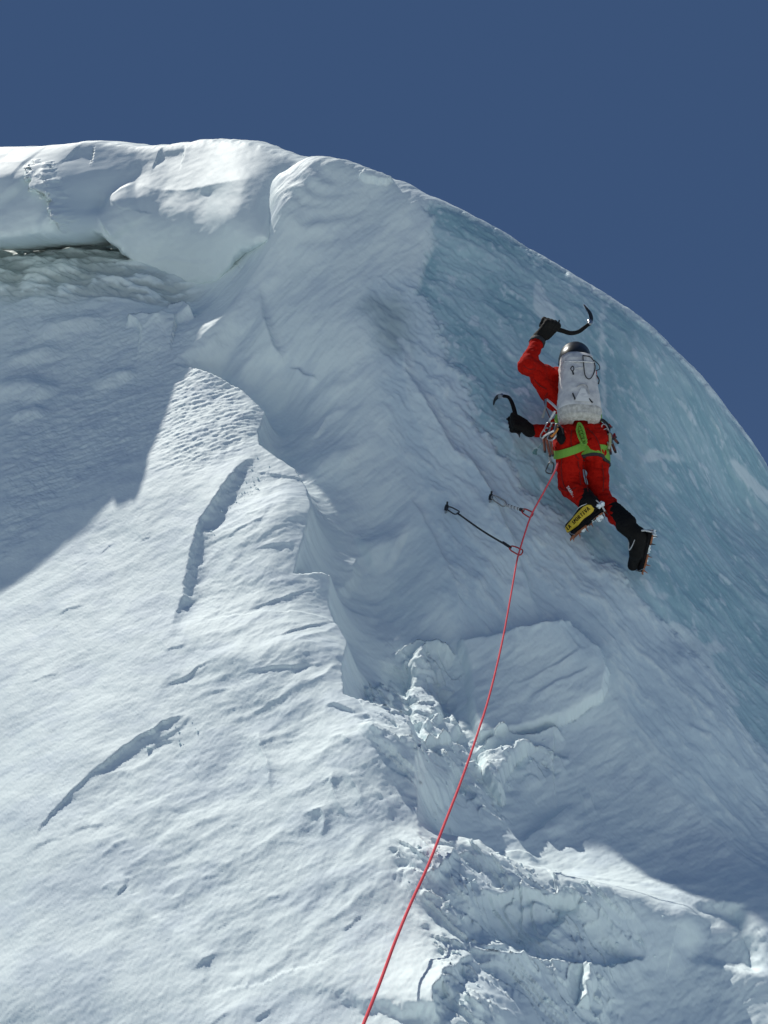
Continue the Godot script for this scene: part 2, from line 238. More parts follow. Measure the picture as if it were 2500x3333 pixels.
	wall.stroke(1, PackedFloat32Array([-0.613, 1.293, -0.377, 1.378, -0.169, 1.312]), 0.04, 0.1, 0, 0.3, 0.0, 6.0)
	wall.slab(PackedFloat32Array([-0.24, 4.163, -0.187, 4.224, -0.061, 4.213, 0.085, 4.073, 0.023, 4.005, -0.164, 4.087]), 0.05, 0.03, 0.02, 8)
	pass

func put_mesh(called: String, v: PackedVector3Array, n: PackedVector3Array, c: PackedColorArray, idx: PackedInt32Array, m: Material) -> MeshInstance3D:
	# keep only the vertices in use
	var remap := PackedInt32Array()
	remap.resize(v.size())
	remap.fill(-1)
	var v2 := PackedVector3Array()
	var n2 := PackedVector3Array()
	var c2 := PackedColorArray()
	var i2 := PackedInt32Array()
	i2.resize(idx.size())
	for k in idx.size():
		var a := idx[k]
		var b := remap[a]
		if b < 0:
			b = v2.size()
			remap[a] = b
			v2.append(v[a])
			n2.append(n[a])
			c2.append(c[a])
		i2[k] = b
	var arr := []
	arr.resize(Mesh.ARRAY_MAX)
	arr[Mesh.ARRAY_VERTEX] = v2
	arr[Mesh.ARRAY_NORMAL] = n2
	arr[Mesh.ARRAY_COLOR] = c2
	arr[Mesh.ARRAY_INDEX] = i2
	var mesh := ArrayMesh.new()
	mesh.add_surface_from_arrays(Mesh.PRIMITIVE_TRIANGLES, arr)
	var o := MeshInstance3D.new()
	o.name = called
	o.mesh = mesh
	o.material_override = m
	add_child(o, true)
	return o

func finish_wall():
	var lo := Vector2(-5.0, -4.2)
	var hi := Vector2(5.0, 5.6)
	var ice := Area.new()
	ice.fill([PackedFloat32Array([0.346, 3.767, 0.472, 3.309, 0.288, 2.885, 0.372, 2.49, 0.535, 1.981, 0.712, 1.343, 0.887, 0.994, 1.169, 0.534, 1.436, 0.167, 1.59, -0.035, 1.839, -0.265, 2.113, -0.617, 2.3, -1.073, 2.556, -1.525, 4.184, -0.128, 3.17, 1.845, 2.471, 2.101, 1.735, 2.513, 1.061, 3.3])], lo, hi, 0.05, 5)
	var semi := Area.new()
	semi.fill([PackedFloat32Array([-0.19, 2.892, 0.002, 2.056, 0.036, 1.459, 0.296, 0.85, 0.498, -0.285, 1.016, -0.357, 1.405, -0.694, 1.56, -1.251, 1.876, -1.564, 2.009, -1.923, 2.821, -2.096, 4.184, -0.128, 3.17, 1.845, 2.471, 2.101, 1.735, 2.513, 1.061, 3.3, 0.346, 3.767, 0.472, 3.309, 0.288, 2.885])], lo, hi, 0.06, 3)
	var lit := Area.new()
	lit.fill([PackedFloat32Array([-1.854, 2.699, -0.941, 1.816, -0.918, 1.251, -0.615, 0.865, -0.478, 0.367, -0.542, -0.357, -0.319, -0.299, -0.197, -0.941, -0.2, -1.451, 0.115, -1.531, 0.145, -2.062, 0.245, -2.434, 0.109, -3.164, -0.04, -3.683, -1.964, -3.605, -3.317, -1.346, -2.507, 0.04, -2.154, 0.877, -1.748, 1.245, -1.728, 1.792])], lo, hi, 0.06, 2)
	var crust := Area.new()
	crust.fill([PackedFloat32Array([-1.883, 2.746, -1.377, 2.346, -0.923, 1.813, -0.969, 1.253, -1.233, 0.855, -1.667, 1.025, -1.748, 1.799]), PackedFloat32Array([-3.682, 3.904, -1.855, 3.59, -1.467, 2.433, -1.738, 1.374, -2.271, 0.92, -2.544, 0.149])], lo, hi, 0.06, 3)
	var frosted := Area.new()
	frosted.fill([PackedFloat32Array([1.183, 2.665, 1.244, 2.639, 1.336, 2.388, 1.353, 2.194, 1.23, 2.203, 1.195, 2.38]), PackedFloat32Array([1.713, 2.5, 1.753, 2.526, 1.673, 1.923, 1.616, 1.362, 1.584, 1.356, 1.637, 1.919]), PackedFloat32Array([2.721, 1.57, 2.822, 1.57, 3.077, 1.523, 3.053, 1.403, 2.854, 1.462]), PackedFloat32Array([2.845, 1.393, 2.879, 1.398, 2.935, 1.108, 2.892, 1.074]), PackedFloat32Array([1.761, -0.25, 1.946, -0.225, 2.085, -0.347, 2.144, -0.501, 2.237, -0.641, 2.206, -0.752, 2.032, -0.68, 1.922, -0.476]), PackedFloat32Array([0.119, 2.355, 0.184, 2.301, 0.268, 1.883, 0.463, 1.43, 0.592, 0.948, 0.75, 0.436, 0.885, 0.181, 0.993, -0.292, 0.84, -0.307, 0.708, 0.176, 0.54, 0.573, 0.354, 1.163, 0.177, 1.728]), PackedFloat32Array([1.507, 0.024, 1.544, -0.142, 1.629, -0.289, 1.604, -0.31, 1.513, -0.145, 1.477, -0.013]), PackedFloat32Array([0.796, 1.632, 1.027, 1.523, 1.042, 1.497, 0.81, 1.577]), PackedFloat32Array([1.7, 1.654, 1.885, 1.678, 1.889, 1.653, 1.704, 1.623]), PackedFloat32Array([1.807, 1.089, 2.012, 1.217, 2.275, 1.361, 2.258, 1.308, 1.917, 1.092]), PackedFloat32Array([1.752, -0.061, 1.855, -0.006, 1.921, -0.014, 1.841, -0.08]), PackedFloat32Array([2.094, -0.307, 2.212, -0.245, 2.253, -0.283, 2.165, -0.359, 2.117, -0.352])], lo, hi, 0.03, 1)  # rime patches; the lower snow patch also has its half-lit paleness painted in
	var grey := Area.new()
	grey.fill([PackedFloat32Array([-0.189, 2.818, 0.078, 2.744, 0.224, 2.458, 0.241, 2.177, 0.117, 2.058, -0.005, 2.299, -0.11, 2.583])], lo, hi, 0.05, 2)
	var panel := Area.new()
	panel.fill([PackedFloat32Array([-1.203, 0.266, -0.872, 1.138, -0.529, 0.384, -0.549, -0.331, -0.334, -0.326, -0.214, -0.964, -0.205, -1.451, 0.126, -1.547, 0.136, -2.303, 0.036, -2.658, -0.204, -3.139, -0.563, -3.176, -0.684, -2.849, -1.036, -2.503, -1.446, -2.194, -1.24, -1.786, -0.941, -1.551, -1.169, -0.878])], lo, hi, 0.06, 3)
	var cave := Area.new()
	cave.fill([PackedFloat32Array([-5.217, 5.578, -3.837, 5.977, -2.974, 5.85, -2.319, 4.503, -1.804, 4.121, -1.9, 3.831, -2.58, 3.958, -3.138, 3.873, -3.7, 3.974, -4.591, 3.912])], lo, hi, 0.06, 2)
	var rub := Area.new()
	rub.fill([PackedFloat32Array([0.059, -0.358, 0.451, -0.378, 0.476, -0.895, 0.516, -1.176, 0.937, -1.069, 1.086, -1.175, 0.703, -1.417, 0.586, -1.727, 0.389, -1.702, 0.279, -1.967, 0.141, -2.178, 0.113, -1.608, -0.134, -1.526, -0.173, -1.05, -0.08, -0.694]), PackedFloat32Array([0.097, -2.337, 0.488, -2.136, 0.786, -2.237, 1.062, -2.322, 1.239, -2.487, 0.927, -2.661, 0.937, -2.912, 0.154, -3.195, 0.188, -2.849, 0.055, -2.557]), PackedFloat32Array([-0.11, -1.606, 0.113, -1.608, 0.125, -2.018, 0.022, -2.004, -0.063, -1.811])], lo, hi, 0.04, 1)
	var na := noise(11, 3, 0.55)
	var nb := noise(12, 4, 0.55)
	var nc := noise(13, 2, 0.5)
	var nd := noise(14, 4, 0.6)
	var nw := noise(16, 3, 0.45)
	nw.fractal_type = FastNoiseLite.FRACTAL_RIDGED
	var ne := noise(15, 1)
	ne.noise_type = FastNoiseLite.TYPE_CELLULAR
	ne.cellular_return_type = FastNoiseLite.RETURN_CELL_VALUE
	ne.cellular_jitter = 1.0
	var rows := wall.rows
	var cols := wall.cols
	var col := PackedColorArray()
	col.resize(rows * cols)
	var kind := PackedByteArray()
	kind.resize(rows * cols)
	var hh := wall.h
	wall.h = PackedFloat32Array()
	var snow_c := Color(0.785, 0.88, 0.89)
	var glaze_c := Color(0.70, 0.795, 0.835)
	var ice_c := Color(0.31, 0.50, 0.57)
	var ice_pale := Color(0.43, 0.605, 0.67)
	var rime_c := Color(0.64, 0.75, 0.81)
	var semi_c := Color(0.60, 0.72, 0.79)
	for j in rows:
		var t := wall.ts[j]
		var wj := wall.ws[j]
		for i in cols:
			var u := wall.xs[i] * wj
			var k := j * cols + i
			# slow warp that makes the borders uneven
			var wu := u + 0.09 * nb.get_noise_2d(u * 2.3, t * 2.3)
			var wt := t + 0.09 * nb.get_noise_2d(u * 2.3 + 31.0, t * 2.3)
			var mi := ice.at(wu, wt)
			var ms := maxf(semi.at(wu, wt), mi)
			var mc := crust.at(wu, wt)
			var mr := rub.at(wu, wt)
			var mlit := lit.at(wu, wt)
			var edge := mi + 0.22 * nd.get_noise_2d(u * 5.0, t * 5.0) + 0.12 * nd.get_noise_2d(u * 16.0, t * 16.0)
			# broad unevenness everywhere
			var d := 0.018 * nb.get_noise_2d(u * 1.4 + 9.0, t * 1.1)
			# wind ripples: long low waves running up to the right
			var p := u * 0.86 + t * 0.5
			var q := -u * 0.5 + t * 0.86
			var rip := na.get_noise_2d(p * 3.2, q * 13.0)
			var fine := nd.get_noise_2d(p * 26.0, q * 52.0)
			var amp := lerpf(0.0050, 0.0020, mlit)
			amp = lerpf(amp, 0.006, mc)
			d += (1.0 - ms) * (amp * rip + lerpf(0.0020, 0.0022, mlit) * fine + lerpf(0.0003, 0.0008, mlit) * nc.get_noise_2d(u * 140.0, t * 140.0))
			d += mc * 0.009 * nd.get_noise_2d(p * 10.0, q * 20.0)
			d += (1.0 - mlit) * (1.0 - ms) * 0.008 * nb.get_noise_2d(p * 2.2 + 50.0, q * 4.5)
			var mp := panel.at(wu, wt)
			if mp > 0.01:
				# wind-scoured crests
				var bend := 0.10 * nb.get_noise_2d(u * 1.3 + 80.0, t * 1.3)
				d += mp * (0.0078 * nw.get_noise_2d(p * 1.1 + bend, (q + bend) * 3.4) + 0.005 * nb.get_noise_2d(u * 5.0, t * 5.0))
			# fluted ice running down to the right
			var c := Color.WHITE
			var flute_relief := 0.0  # height of the flutes, whose crests take the paler rime
			if ms > 0.01:
				var a := u * 0.60 - t * 0.80
				var b := u * 0.80 + t * 0.60
				var warp := nb.get_noise_2d(u * 0.7, t * 0.7) * 0.12
				var fl := na.get_noise_2d(a * 1.3, (b + warp) * 6.5)
				var fs := nd.get_noise_2d(a * 9.0 + 4.0, (b + warp * 0.3) * 24.0)
				d += ms * (0.020 * fl + 0.0055 * fs + 0.0016 * nd.get_noise_2d(a * 30.0, b * 60.0))
				flute_relief = fl * 0.6 + fs * 0.55
			if mr > 0.01:
				# broken wind slab: plates at a few levels with steep little risers between them
				var ra := u * 0.8 - t * 0.6
				var rb := u * 0.6 + t * 0.8
				var lev := nc.get_noise_2d(ra * 1.5 + 11.0, rb * 3.4) * 3.2 + 8.0 + 0.25 * nb.get_noise_2d(u * 8.0, t * 8.0)
				var fl := floorf(lev)
				var fr := lev - fl
				d += mr * (0.022 * (fl + smoothstep(0.84, 1.0, fr) - 8.0) + 0.008 * fr)
				var lev2 := nc.get_noise_2d(ra * 4.5 + 40.0, rb * 9.0) * 2.4 + 8.0
				d += mr * (0.006 * (floorf(lev2) + smoothstep(0.75, 1.0, lev2 - floorf(lev2)) - 8.0) + 0.0025 * nd.get_noise_2d(u * 22.0, t * 22.0))
			if mi > 0.01 and mi < 0.99:
				d -= 0.022 * smoothstep(0.30, 0.62, edge)
			elif mi >= 0.99:
				d -= 0.022
			hh[k] += d
			# colour of the matter: firn white with glazed patches, grey glazed ice, clear blue ice, rime
			var tone := nb.get_noise_2d(u * 1.7 + 3.0, t * 2.6)
			var base := snow_c.lerp(glaze_c, smoothstep(-0.1, 0.4, tone + 0.3 * rip))
			var frost := smoothstep(0.05, 0.40, flute_relief)
			c = base.lerp(semi_c.lerp(base, frost * 0.7), clampf(ms * 1.1, 0.0, 1.0))
			if mi > 0.01:
				var a2 := u * 0.60 - t * 0.80
				var b2 := u * 0.80 + t * 0.60
				var blue := ice_c.lerp(ice_pale, smoothstep(-0.3, 0.35, nb.get_noise_2d(a2 * 0.7 + 7.0, b2 * 1.8)))
				var fleck := smoothstep(0.36, 0.50, nb.get_noise_2d(a2 * 3.2 + 70.0, b2 * 6.0 + 0.8 * a2)) * 0.75
				var chip := smoothstep(0.30, 0.42, nd.get_noise_2d(a2 * 9.0 + 20.0, b2 * 20.0)) * 0.45
				blue = blue.lerp(rime_c, clampf(frost * 0.38 + fleck + chip, 0.0, 1.0))
				hh[k] += 0.004 * fleck + 0.003 * chip
				c = c.lerp(blue, smoothstep(0.26, 0.74, edge + 0.18 * flute_relief))
			var mg := grey.at(wu, wt)
			if mg > 0.01:
				c = c.lerp(Color(0.36, 0.46, 0.50), mg * 0.8)
			var mf := frosted.at(u + 0.4 * (wu - u), t + 0.4 * (wt - t))
			if mf > 0.01:
				c = c.lerp(rime_c.lerp(snow_c, 0.4), smoothstep(0.25, 0.6, mf + 0.25 * flute_relief) * 0.8)
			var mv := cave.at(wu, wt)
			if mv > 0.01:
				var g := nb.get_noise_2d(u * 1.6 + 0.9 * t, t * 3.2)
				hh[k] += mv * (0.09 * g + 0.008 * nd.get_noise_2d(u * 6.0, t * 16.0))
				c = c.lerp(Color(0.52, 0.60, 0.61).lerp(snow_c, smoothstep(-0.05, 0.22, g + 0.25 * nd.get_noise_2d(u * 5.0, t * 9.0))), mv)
			kind[k] = 1 if edge > 0.48 and mi > 0.01 else 0
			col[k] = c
	wall.h = hh
	var v := wall.vertices()
	var n := wall.normals(v)
	var snow_i := PackedInt32Array()
	var ice_i := PackedInt32Array()
	for j in rows - 1:
		for i in cols - 1:
			var k := j * cols + i
			var kk := kind[k]
			if kk == 1:
				ice_i.append_array(PackedInt32Array([k, k + cols, k + 1, k + 1, k + cols, k + cols + 1]))
			else:
				snow_i.append_array(PackedInt32Array([k, k + cols, k + 1, k + 1, k + cols, k + cols + 1]))
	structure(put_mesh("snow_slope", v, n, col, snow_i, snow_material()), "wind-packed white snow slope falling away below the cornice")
	structure(put_mesh("ice_wall", v, n, col, ice_i, ice_material()), "steep blue glacier ice wall with white frosted streaks")

func build_cornice():
	var t_list := PackedFloat32Array()
	var t := -1.25
	while t < 1.2:
		t_list.append(t)
		t += 0.008 * DETAIL
	var x_list := PackedFloat32Array()
	var x := -4.5
	while x < 1.75:
		x_list.append(x)
		x += 0.010 * DETAIL if x > -1.7 else 0.08
	corn.setup(136.0, Vector3(-2.2, 8.2, -6.0))
	corn.grid(t_list, x_list, 1.0, 0.0)
	corn.thin_plate(PackedFloat32Array([-1.355, -0.331, -0.538, -1.023, -0.282, -0.584, -0.753, -0.316, -0.676, -0.645, -0.248, -1.079, -0.465, -0.371, -1.218, -0.272, -0.597, -1.31, 0.239, -0.774, -1.033, 0.611, -0.716, -0.727, 0.883, -0.405, -0.449, 1.139, -0.33, -0.283, -1.409, 0.011, -0.78, -1.511, 0.268, -1.126, -0.983, 0.1, -0.969, -0.776, -0.114, -0.809, -0.732, -0.059, -1.44, -0.551, -0.014, -1.473, 0.234, -0.107, -1.247, 0.253, -0.501, -1.038, 0.791, -0.2, -0.555, -0.205, 0.124, -1.839, 0.448, 0.081, -1.387, -0.306, -0.149, -1.384, -2.585, -0.331, -0.429, 1.375, -0.073, -0.759, -2.744, 0.223, -0.9, -2.816, 0.296, -1.062, -2.9, 0.381, -1.25, -2.983, 0.467, -1.438, -1.936, 0.265, -1.072, -2.008, 0.339, -1.265, -2.092, 0.424, -1.489, -2.176, 0.51, -1.714, -1.53, 0.288, -1.183, -1.6, 0.362, -1.392, -1.682, 0.448, -1.635, -1.764, 0.534, -1.878, -1.321, 0.34, -1.373, -1.383, 0.406, -1.57, -1.455, 0.482, -1.799, -1.528, 0.559, -2.029, -1.113, 0.367, -1.587, -1.166, 0.434, -1.773, -1.229, 0.513, -1.99, -1.292, 0.591, -2.208, -0.906, 0.338, -1.829, -0.951, 0.428, -2.008, -1.004, 0.532, -2.216, -1.056, 0.636, -2.425, -0.723, 0.313, -2.029, -0.764, 0.405, -2.204, -0.811, 0.513, -2.408, -0.858, 0.62, -2.612, -0.47, 0.277, -2.178, -0.504, 0.378, -2.349, -0.545, 0.495, -2.548, -0.585, 0.613, -2.747, -0.114, 0.139, -1.87, -0.159, 0.283, -2.118, -0.212, 0.451, -2.409, -0.264, 0.619, -2.699, 0.162, 0.14, -1.687, 0.116, 0.29, -1.971, 0.061, 0.466, -2.303, 0.006, 0.641, -2.635, 0.435, 0.156, -1.483, 0.389, 0.307, -1.796, 0.335, 0.483, -2.16, 0.281, 0.658, -2.525, 0.71, 0.191, -1.214, 0.672, 0.319, -1.504, 0.628, 0.467, -1.842, 0.584, 0.616, -2.18, 0.955, 0.206, -1.067, 0.93, 0.307, -1.29, 0.902, 0.425, -1.55, 0.873, 0.543, -1.81, 1.171, 0.184, -1.127, 1.161, 0.26, -1.244, 1.149, 0.349, -1.381, 1.138, 0.438, -1.518]), 0.07)
	cornice_strokes()
	var outline := Area.new()
	var poly := PackedVector2Array()
	var f := PackedFloat32Array([-2.582, -0.343, -1.355, -0.331, -1.023, -0.29, -0.806, -0.303, -0.73, -0.282, -0.631, -0.248, -0.464, -0.415, -0.272, -0.633, 0.239, -0.783, 0.61, -0.724, 0.882, -0.425, 1.152, -0.346, 1.204, -0.032, 1.363, 0.036, 1.522, 0.219, 1.396, 0.364, 1.118, 0.448, 0.926, 0.535, 0.754, 0.598, 0.222, 0.668, -0.263, 0.614, -0.58, 0.597, -1.022, 0.646, -1.172, 0.613, -1.512, 0.542, -1.764, 0.534, -2.983, 0.467])
	for k in f.size() / 2:
		poly.append(Vector2(f[2 * k], f[2 * k + 1]))
	var nb := noise(21, 4, 0.55)
	var nd := noise(22, 4, 0.6)
	var na := noise(23, 3, 0.5)
	var rows := corn.rows
	var cols := corn.cols
	var hh := corn.h
	corn.h = PackedFloat32Array()
	var col := PackedColorArray()
	col.resize(rows * cols)
	col.fill(Color(0.785, 0.88, 0.89))
	var gone := PackedByteArray()
	gone.resize(rows * cols)
	var n := poly.size()
	for j in rows:
		var tt := corn.ts[j]
		for i in cols:
			var u := corn.xs[i]
			var k := j * cols + i
			var pu := u + 0.02 * nb.get_noise_2d(u * 6.0, tt * 6.0)
			var pt := tt + 0.02 * nb.get_noise_2d(u * 6.0 + 5.0, tt * 6.0)
			var p := Vector2(pu, pt)
			var best := 1e9
			for s in n:
				var a := poly[s]
				var ab := poly[(s + 1) % n] - a
				var e := p - a
				var w := clampf(e.dot(ab) / ab.length_squared(), 0.0, 1.0)
				best = minf(best, (e - ab * w).length_squared())
			var d := sqrt(best)
			if not Geometry2D.is_point_in_polygon(p, poly):
				d = -d
			hh[k] += 0.03 * nb.get_noise_2d(u * 1.3, tt * 1.3) + 0.006 * na.get_noise_2d(u * 2.5 + tt * 2.0, tt * 8.0 - u * 3.0) + 0.0015 * nd.get_noise_2d(u * 18.0, tt * 30.0)
			# the rim rolls back into the slope behind
			var roll := 0.07
			if d < roll:
				var e := roll - d
				hh[k] -= e * e / (2.0 * roll) if d > 0.0 else roll * 0.5 - d * 1.0 + d * d * 60.0
			if d < -0.15:
				gone[k] = 1
	corn.h = hh
	var v := corn.vertices()
	var nn := corn.normals(v)
	var idx := PackedInt32Array()
	for j in rows - 1:
		for i in cols - 1:
			var k := j * cols + i
			if gone[k] + gone[k + 1] + gone[k + cols] + gone[k + cols + 1] > 0:
				continue
			idx.append_array(PackedInt32Array([k, k + cols, k + 1, k + 1, k + cols, k + cols + 1]))
	structure(put_mesh("snow_cornice", v, nn, col, idx, snow_material()), "overhanging white snow cornice rolled over the top of the slope")

func cornice_strokes():
	corn.stroke(0, PackedFloat32Array([-0.424, 0.204, -0.532, 0.142, -0.613, 0.036, -0.646, -0.086, -0.586, -0.204, -0.465, -0.371]), 0.09, 0.35, 0.06, 0.1, 0.01, 5)
	corn.stroke(2, PackedFloat32Array([-0.424, 0.204, -0.212, 0.143, 0.168, 0.121, 0.326, 0.145, 0.71, 0.191, 0.984, 0.215]), 0.05, 0.1, 0, 0.12, 0.012, 7)
	corn.slab(PackedFloat32Array([-1.348, 0.396, -1.184, 0.14, -0.98, 0.002, -0.834, -0.192, -0.754, -0.332, -0.749, -0.156, -0.939, 0.128, -1.141, 0.394]), 0.13, 0.05, 0.06, 9)
	corn.stroke(2, PackedFloat32Array([-1.146, 0.339, -0.978, 0.101, -0.852, -0.117, -0.758, -0.282]), 0.07, 0.03, 0, 0.1, 0.04, 12)
	corn.stroke(2, PackedFloat32Array([-0.934, 0.275, -0.791, 0.343, -0.561, 0.348, -0.468, 0.298]), 0.03, 0.1, 0, 0.15, 0.004, 6.0)
	corn.stroke(1, PackedFloat32Array([-1.087, 0.483, -0.993, 0.476, -0.918, 0.502]), -0.06, 0.1, 0, 0.01, 0.0, 6.0)
	corn.stroke(1, PackedFloat32Array([-0.281, 0.495, -0.11, 0.479, 0.024, 0.496]), -0.05, 0.1, 0, 0.01, 0.0, 6.0)
	corn.stroke(1, PackedFloat32Array([0.297, 0.052, 0.139, -0.195, -0.168, -0.395]), 0.03, 0.14, 0, 0.3, 0.0, 6.0)
	corn.stroke(1, PackedFloat32Array([0.754, 0.013, 0.634, -0.282, 0.25, -0.545]), 0.03, 0.16, 0, 0.3, 0.0, 6.0)
	corn.stroke(1, PackedFloat32Array([-0.175, 0.036, -0.263, -0.149, -0.387, -0.283]), -0.03, 0.12, 0, 0.3, 0.0, 6.0)
	corn.stroke(0, PackedFloat32Array([0.675, -0.534, 0.461, -0.583, 0.031, -0.549, -0.272, -0.62]), 0.02, 0.1, 0.05, 0.3, 0.0, 6.0)
	corn.stroke(1, PackedFloat32Array([-1.358, 0.14, -1.111, -0.034, -0.906, -0.159]), -0.1, 0.2, 0, 0.2, 0.0, 6.0)
	corn.stroke(2, PackedFloat32Array([-1.619, 0.381, -1.363, 0.385]), 0.05, 0.1, 0, 0.1, 0.0, 6.0)
	pass

# loose broken snow lying where the slab has been kicked and cut
func build_crumbs():
	var v := PackedVector3Array()
	var idx := PackedInt32Array()
	var rng := RandomNumberGenerator.new()
	rng.seed = 90
	for k in 6:
		var d: Vector3 = [Vector3.UP, Vector3.DOWN, Vector3.LEFT, Vector3.RIGHT, Vector3.FORWARD, Vector3.BACK][k]
		v.append(d * rng.randf_range(0.6, 1.1) + Vector3(rng.randf_range(-0.25, 0.25), rng.randf_range(-0.25, 0.25), rng.randf_range(-0.25, 0.25)))
	for q in [[0, 3, 5], [0, 5, 2], [0, 2, 4], [0, 4, 3], [1, 5, 3], [1, 2, 5], [1, 4, 2], [1, 3, 4]]:
		for w in q:
			idx.append(w)
	var flat_v := PackedVector3Array()
	var flat_n := PackedVector3Array()
	for k in range(0, idx.size(), 3):
		var a := v[idx[k]]
		var b := v[idx[k + 1]]
		var c := v[idx[k + 2]]
		var n := (c - a).cross(b - a).normalized()
		if n.dot(a + b + c) < 0.0:
			n = -n
			var t := b
			b = c
			c = t
		flat_v.append_array(PackedVector3Array([a, b, c]))
		flat_n.append_array(PackedVector3Array([n, n, n]))
	var arr := []
	arr.resize(Mesh.ARRAY_MAX)
	arr[Mesh.ARRAY_VERTEX] = flat_v
	arr[Mesh.ARRAY_NORMAL] = flat_n
	var mesh := ArrayMesh.new()
	mesh.add_surface_from_arrays(Mesh.PRIMITIVE_TRIANGLES, arr)
	var m := StandardMaterial3D.new()
	m.resource_name = "broken_snow"
	m.albedo_color = Color(0.785, 0.88, 0.89).linear_to_srgb()
	m.roughness = 0.75
	m.metallic_specular = 0.3
	mesh.surface_set_material(0, m)
	var spots := []
	for poly_f in [PackedFloat32Array([0.059, -0.377, 0.451, -0.387, 0.476, -0.895, 0.516, -1.176, 0.937, -1.069, 1.086, -1.175, 0.703, -1.417, 0.586, -1.727, 0.389, -1.702, 0.279, -1.967, 0.162, -2.17, 0.136, -1.587, -0.089, -1.519, -0.101, -0.943]), PackedFloat32Array([0.134, -2.366, 0.485, -2.156, 0.783, -2.254, 1.056, -2.349, 1.234, -2.509, 0.922, -2.682, 0.946, -2.875, 0.186, -3.168, 0.188, -2.849, 0.092, -2.557]), PackedFloat32Array([-1.179, -1.667, -0.929, -1.552, -0.886, -1.675, -1.1, -1.822]), PackedFloat32Array([-1.203, 0.266, -0.901, 1.102, -0.776, 0.862, -1.047, 0.051]), PackedFloat32Array([0.575, -2.162, 0.786, -2.237, 1.37, -2.329, 1.395, -2.414, 0.75, -2.42, 0.498, -2.363])]:
		var poly := PackedVector2Array()
		var box := Rect2(poly_f[0], poly_f[1], 0, 0)
		for k in poly_f.size() / 2:
			poly.append(Vector2(poly_f[2 * k], poly_f[2 * k + 1]))
			box = box.expand(poly[k])
		var want := int(box.get_area() * 260.0)
		for k in want:
			var p := box.position + Vector2(rng.randf(), rng.randf()) * box.size
			if Geometry2D.is_point_in_polygon(p, poly):
				spots.append(p)
	var mm := MultiMesh.new()
	mm.transform_format = MultiMesh.TRANSFORM_3D
	mm.mesh = mesh
	mm.instance_count = spots.size()
	for k in spots.size():
		var p: Vector2 = spots[k]
		var r := 0.004 + 0.016 * pow(rng.randf(), 3.0)
		var b := Basis.from_euler(Vector3(rng.randf() * TAU, rng.randf() * TAU, rng.randf() * TAU)).scaled(Vector3(r, r * rng.randf_range(0.5, 1.0), r * rng.randf_range(0.6, 1.0)))
		var q := wall.o + Vector3(p.x, 0, 0) + wall.at * p.y + wall.an * (wall.height(p.x, p.y) + r * 0.25)
		mm.set_instance_transform(k, Transform3D(b, q))
	var o := MultiMeshInstance3D.new()
	o.name = "snow_crumbs"
	o.multimesh = mm
	o.material_override = m
	add_child(o)
	o.set_meta("kind", "stuff")
	o.set_meta("label", "loose white crumbs of broken snow scattered on the ledges")
	o.set_meta("category", "snow")

func build_ground():
	# unseen mountainside behind the camera; steepness and dark moraine added to cut bounce light
	var n := noise(31, 4, 0.5)
	var v := PackedVector3Array()
	var c := PackedColorArray()
	var idx := PackedInt32Array()
	var side := PackedFloat32Array()
	var s := -2000.0
	var list := [-2000.0, -1200.0, -700.0, -400.0, -220.0, -120.0, -70.0, -40.0, -24.0, -14.0, -8.0, -4.0, 0.0, 4.0, 8.0, 14.0, 24.0, 40.0, 70.0, 120.0, 220.0, 400.0, 700.0, 1200.0, 2000.0]
	for z in list:
		for x in list:
			var y := -0.35
			if z > 2.0:
				y = -0.35 - minf((z - 2.0) * 1.0, 300.0)
			var added_rock := smoothstep(8.0, 40.0, z) * smoothstep(-0.45, -0.1, n.get_noise_2d(x * 0.02, z * 0.02))  # dark cover added out of view so the ground bounces less light
			v.append(Vector3(x, y + (4.0 * n.get_noise_2d(x * 0.02, z * 0.02) if z > 20.0 else 0.0), z))
			c.append(Color(0.785, 0.88, 0.89).lerp(Color(0.20, 0.19, 0.18), added_rock))
	var w := list.size()
	for j in w - 1:
		for i in w - 1:
			var k := j * w + i
			idx.append_array(PackedInt32Array([k, k + 1, k + w, k + 1, k + w + 1, k + w]))
	var nn := PackedVector3Array()
	nn.resize(v.size())
	for j in w:
		for i in w:
			var k := j * w
			nn[k + i] = (v[mini(j + 1, w - 1) * w + i] - v[maxi(j - 1, 0) * w + i]).cross(v[k + mini(i + 1, w - 1)] - v[k + maxi(i - 1, 0)]).normalized()
	structure(put_mesh("mountainside", v, nn, c, idx, snow_material()), "unseen snowy mountainside below the climb with dark moraine added to cut bounce light")

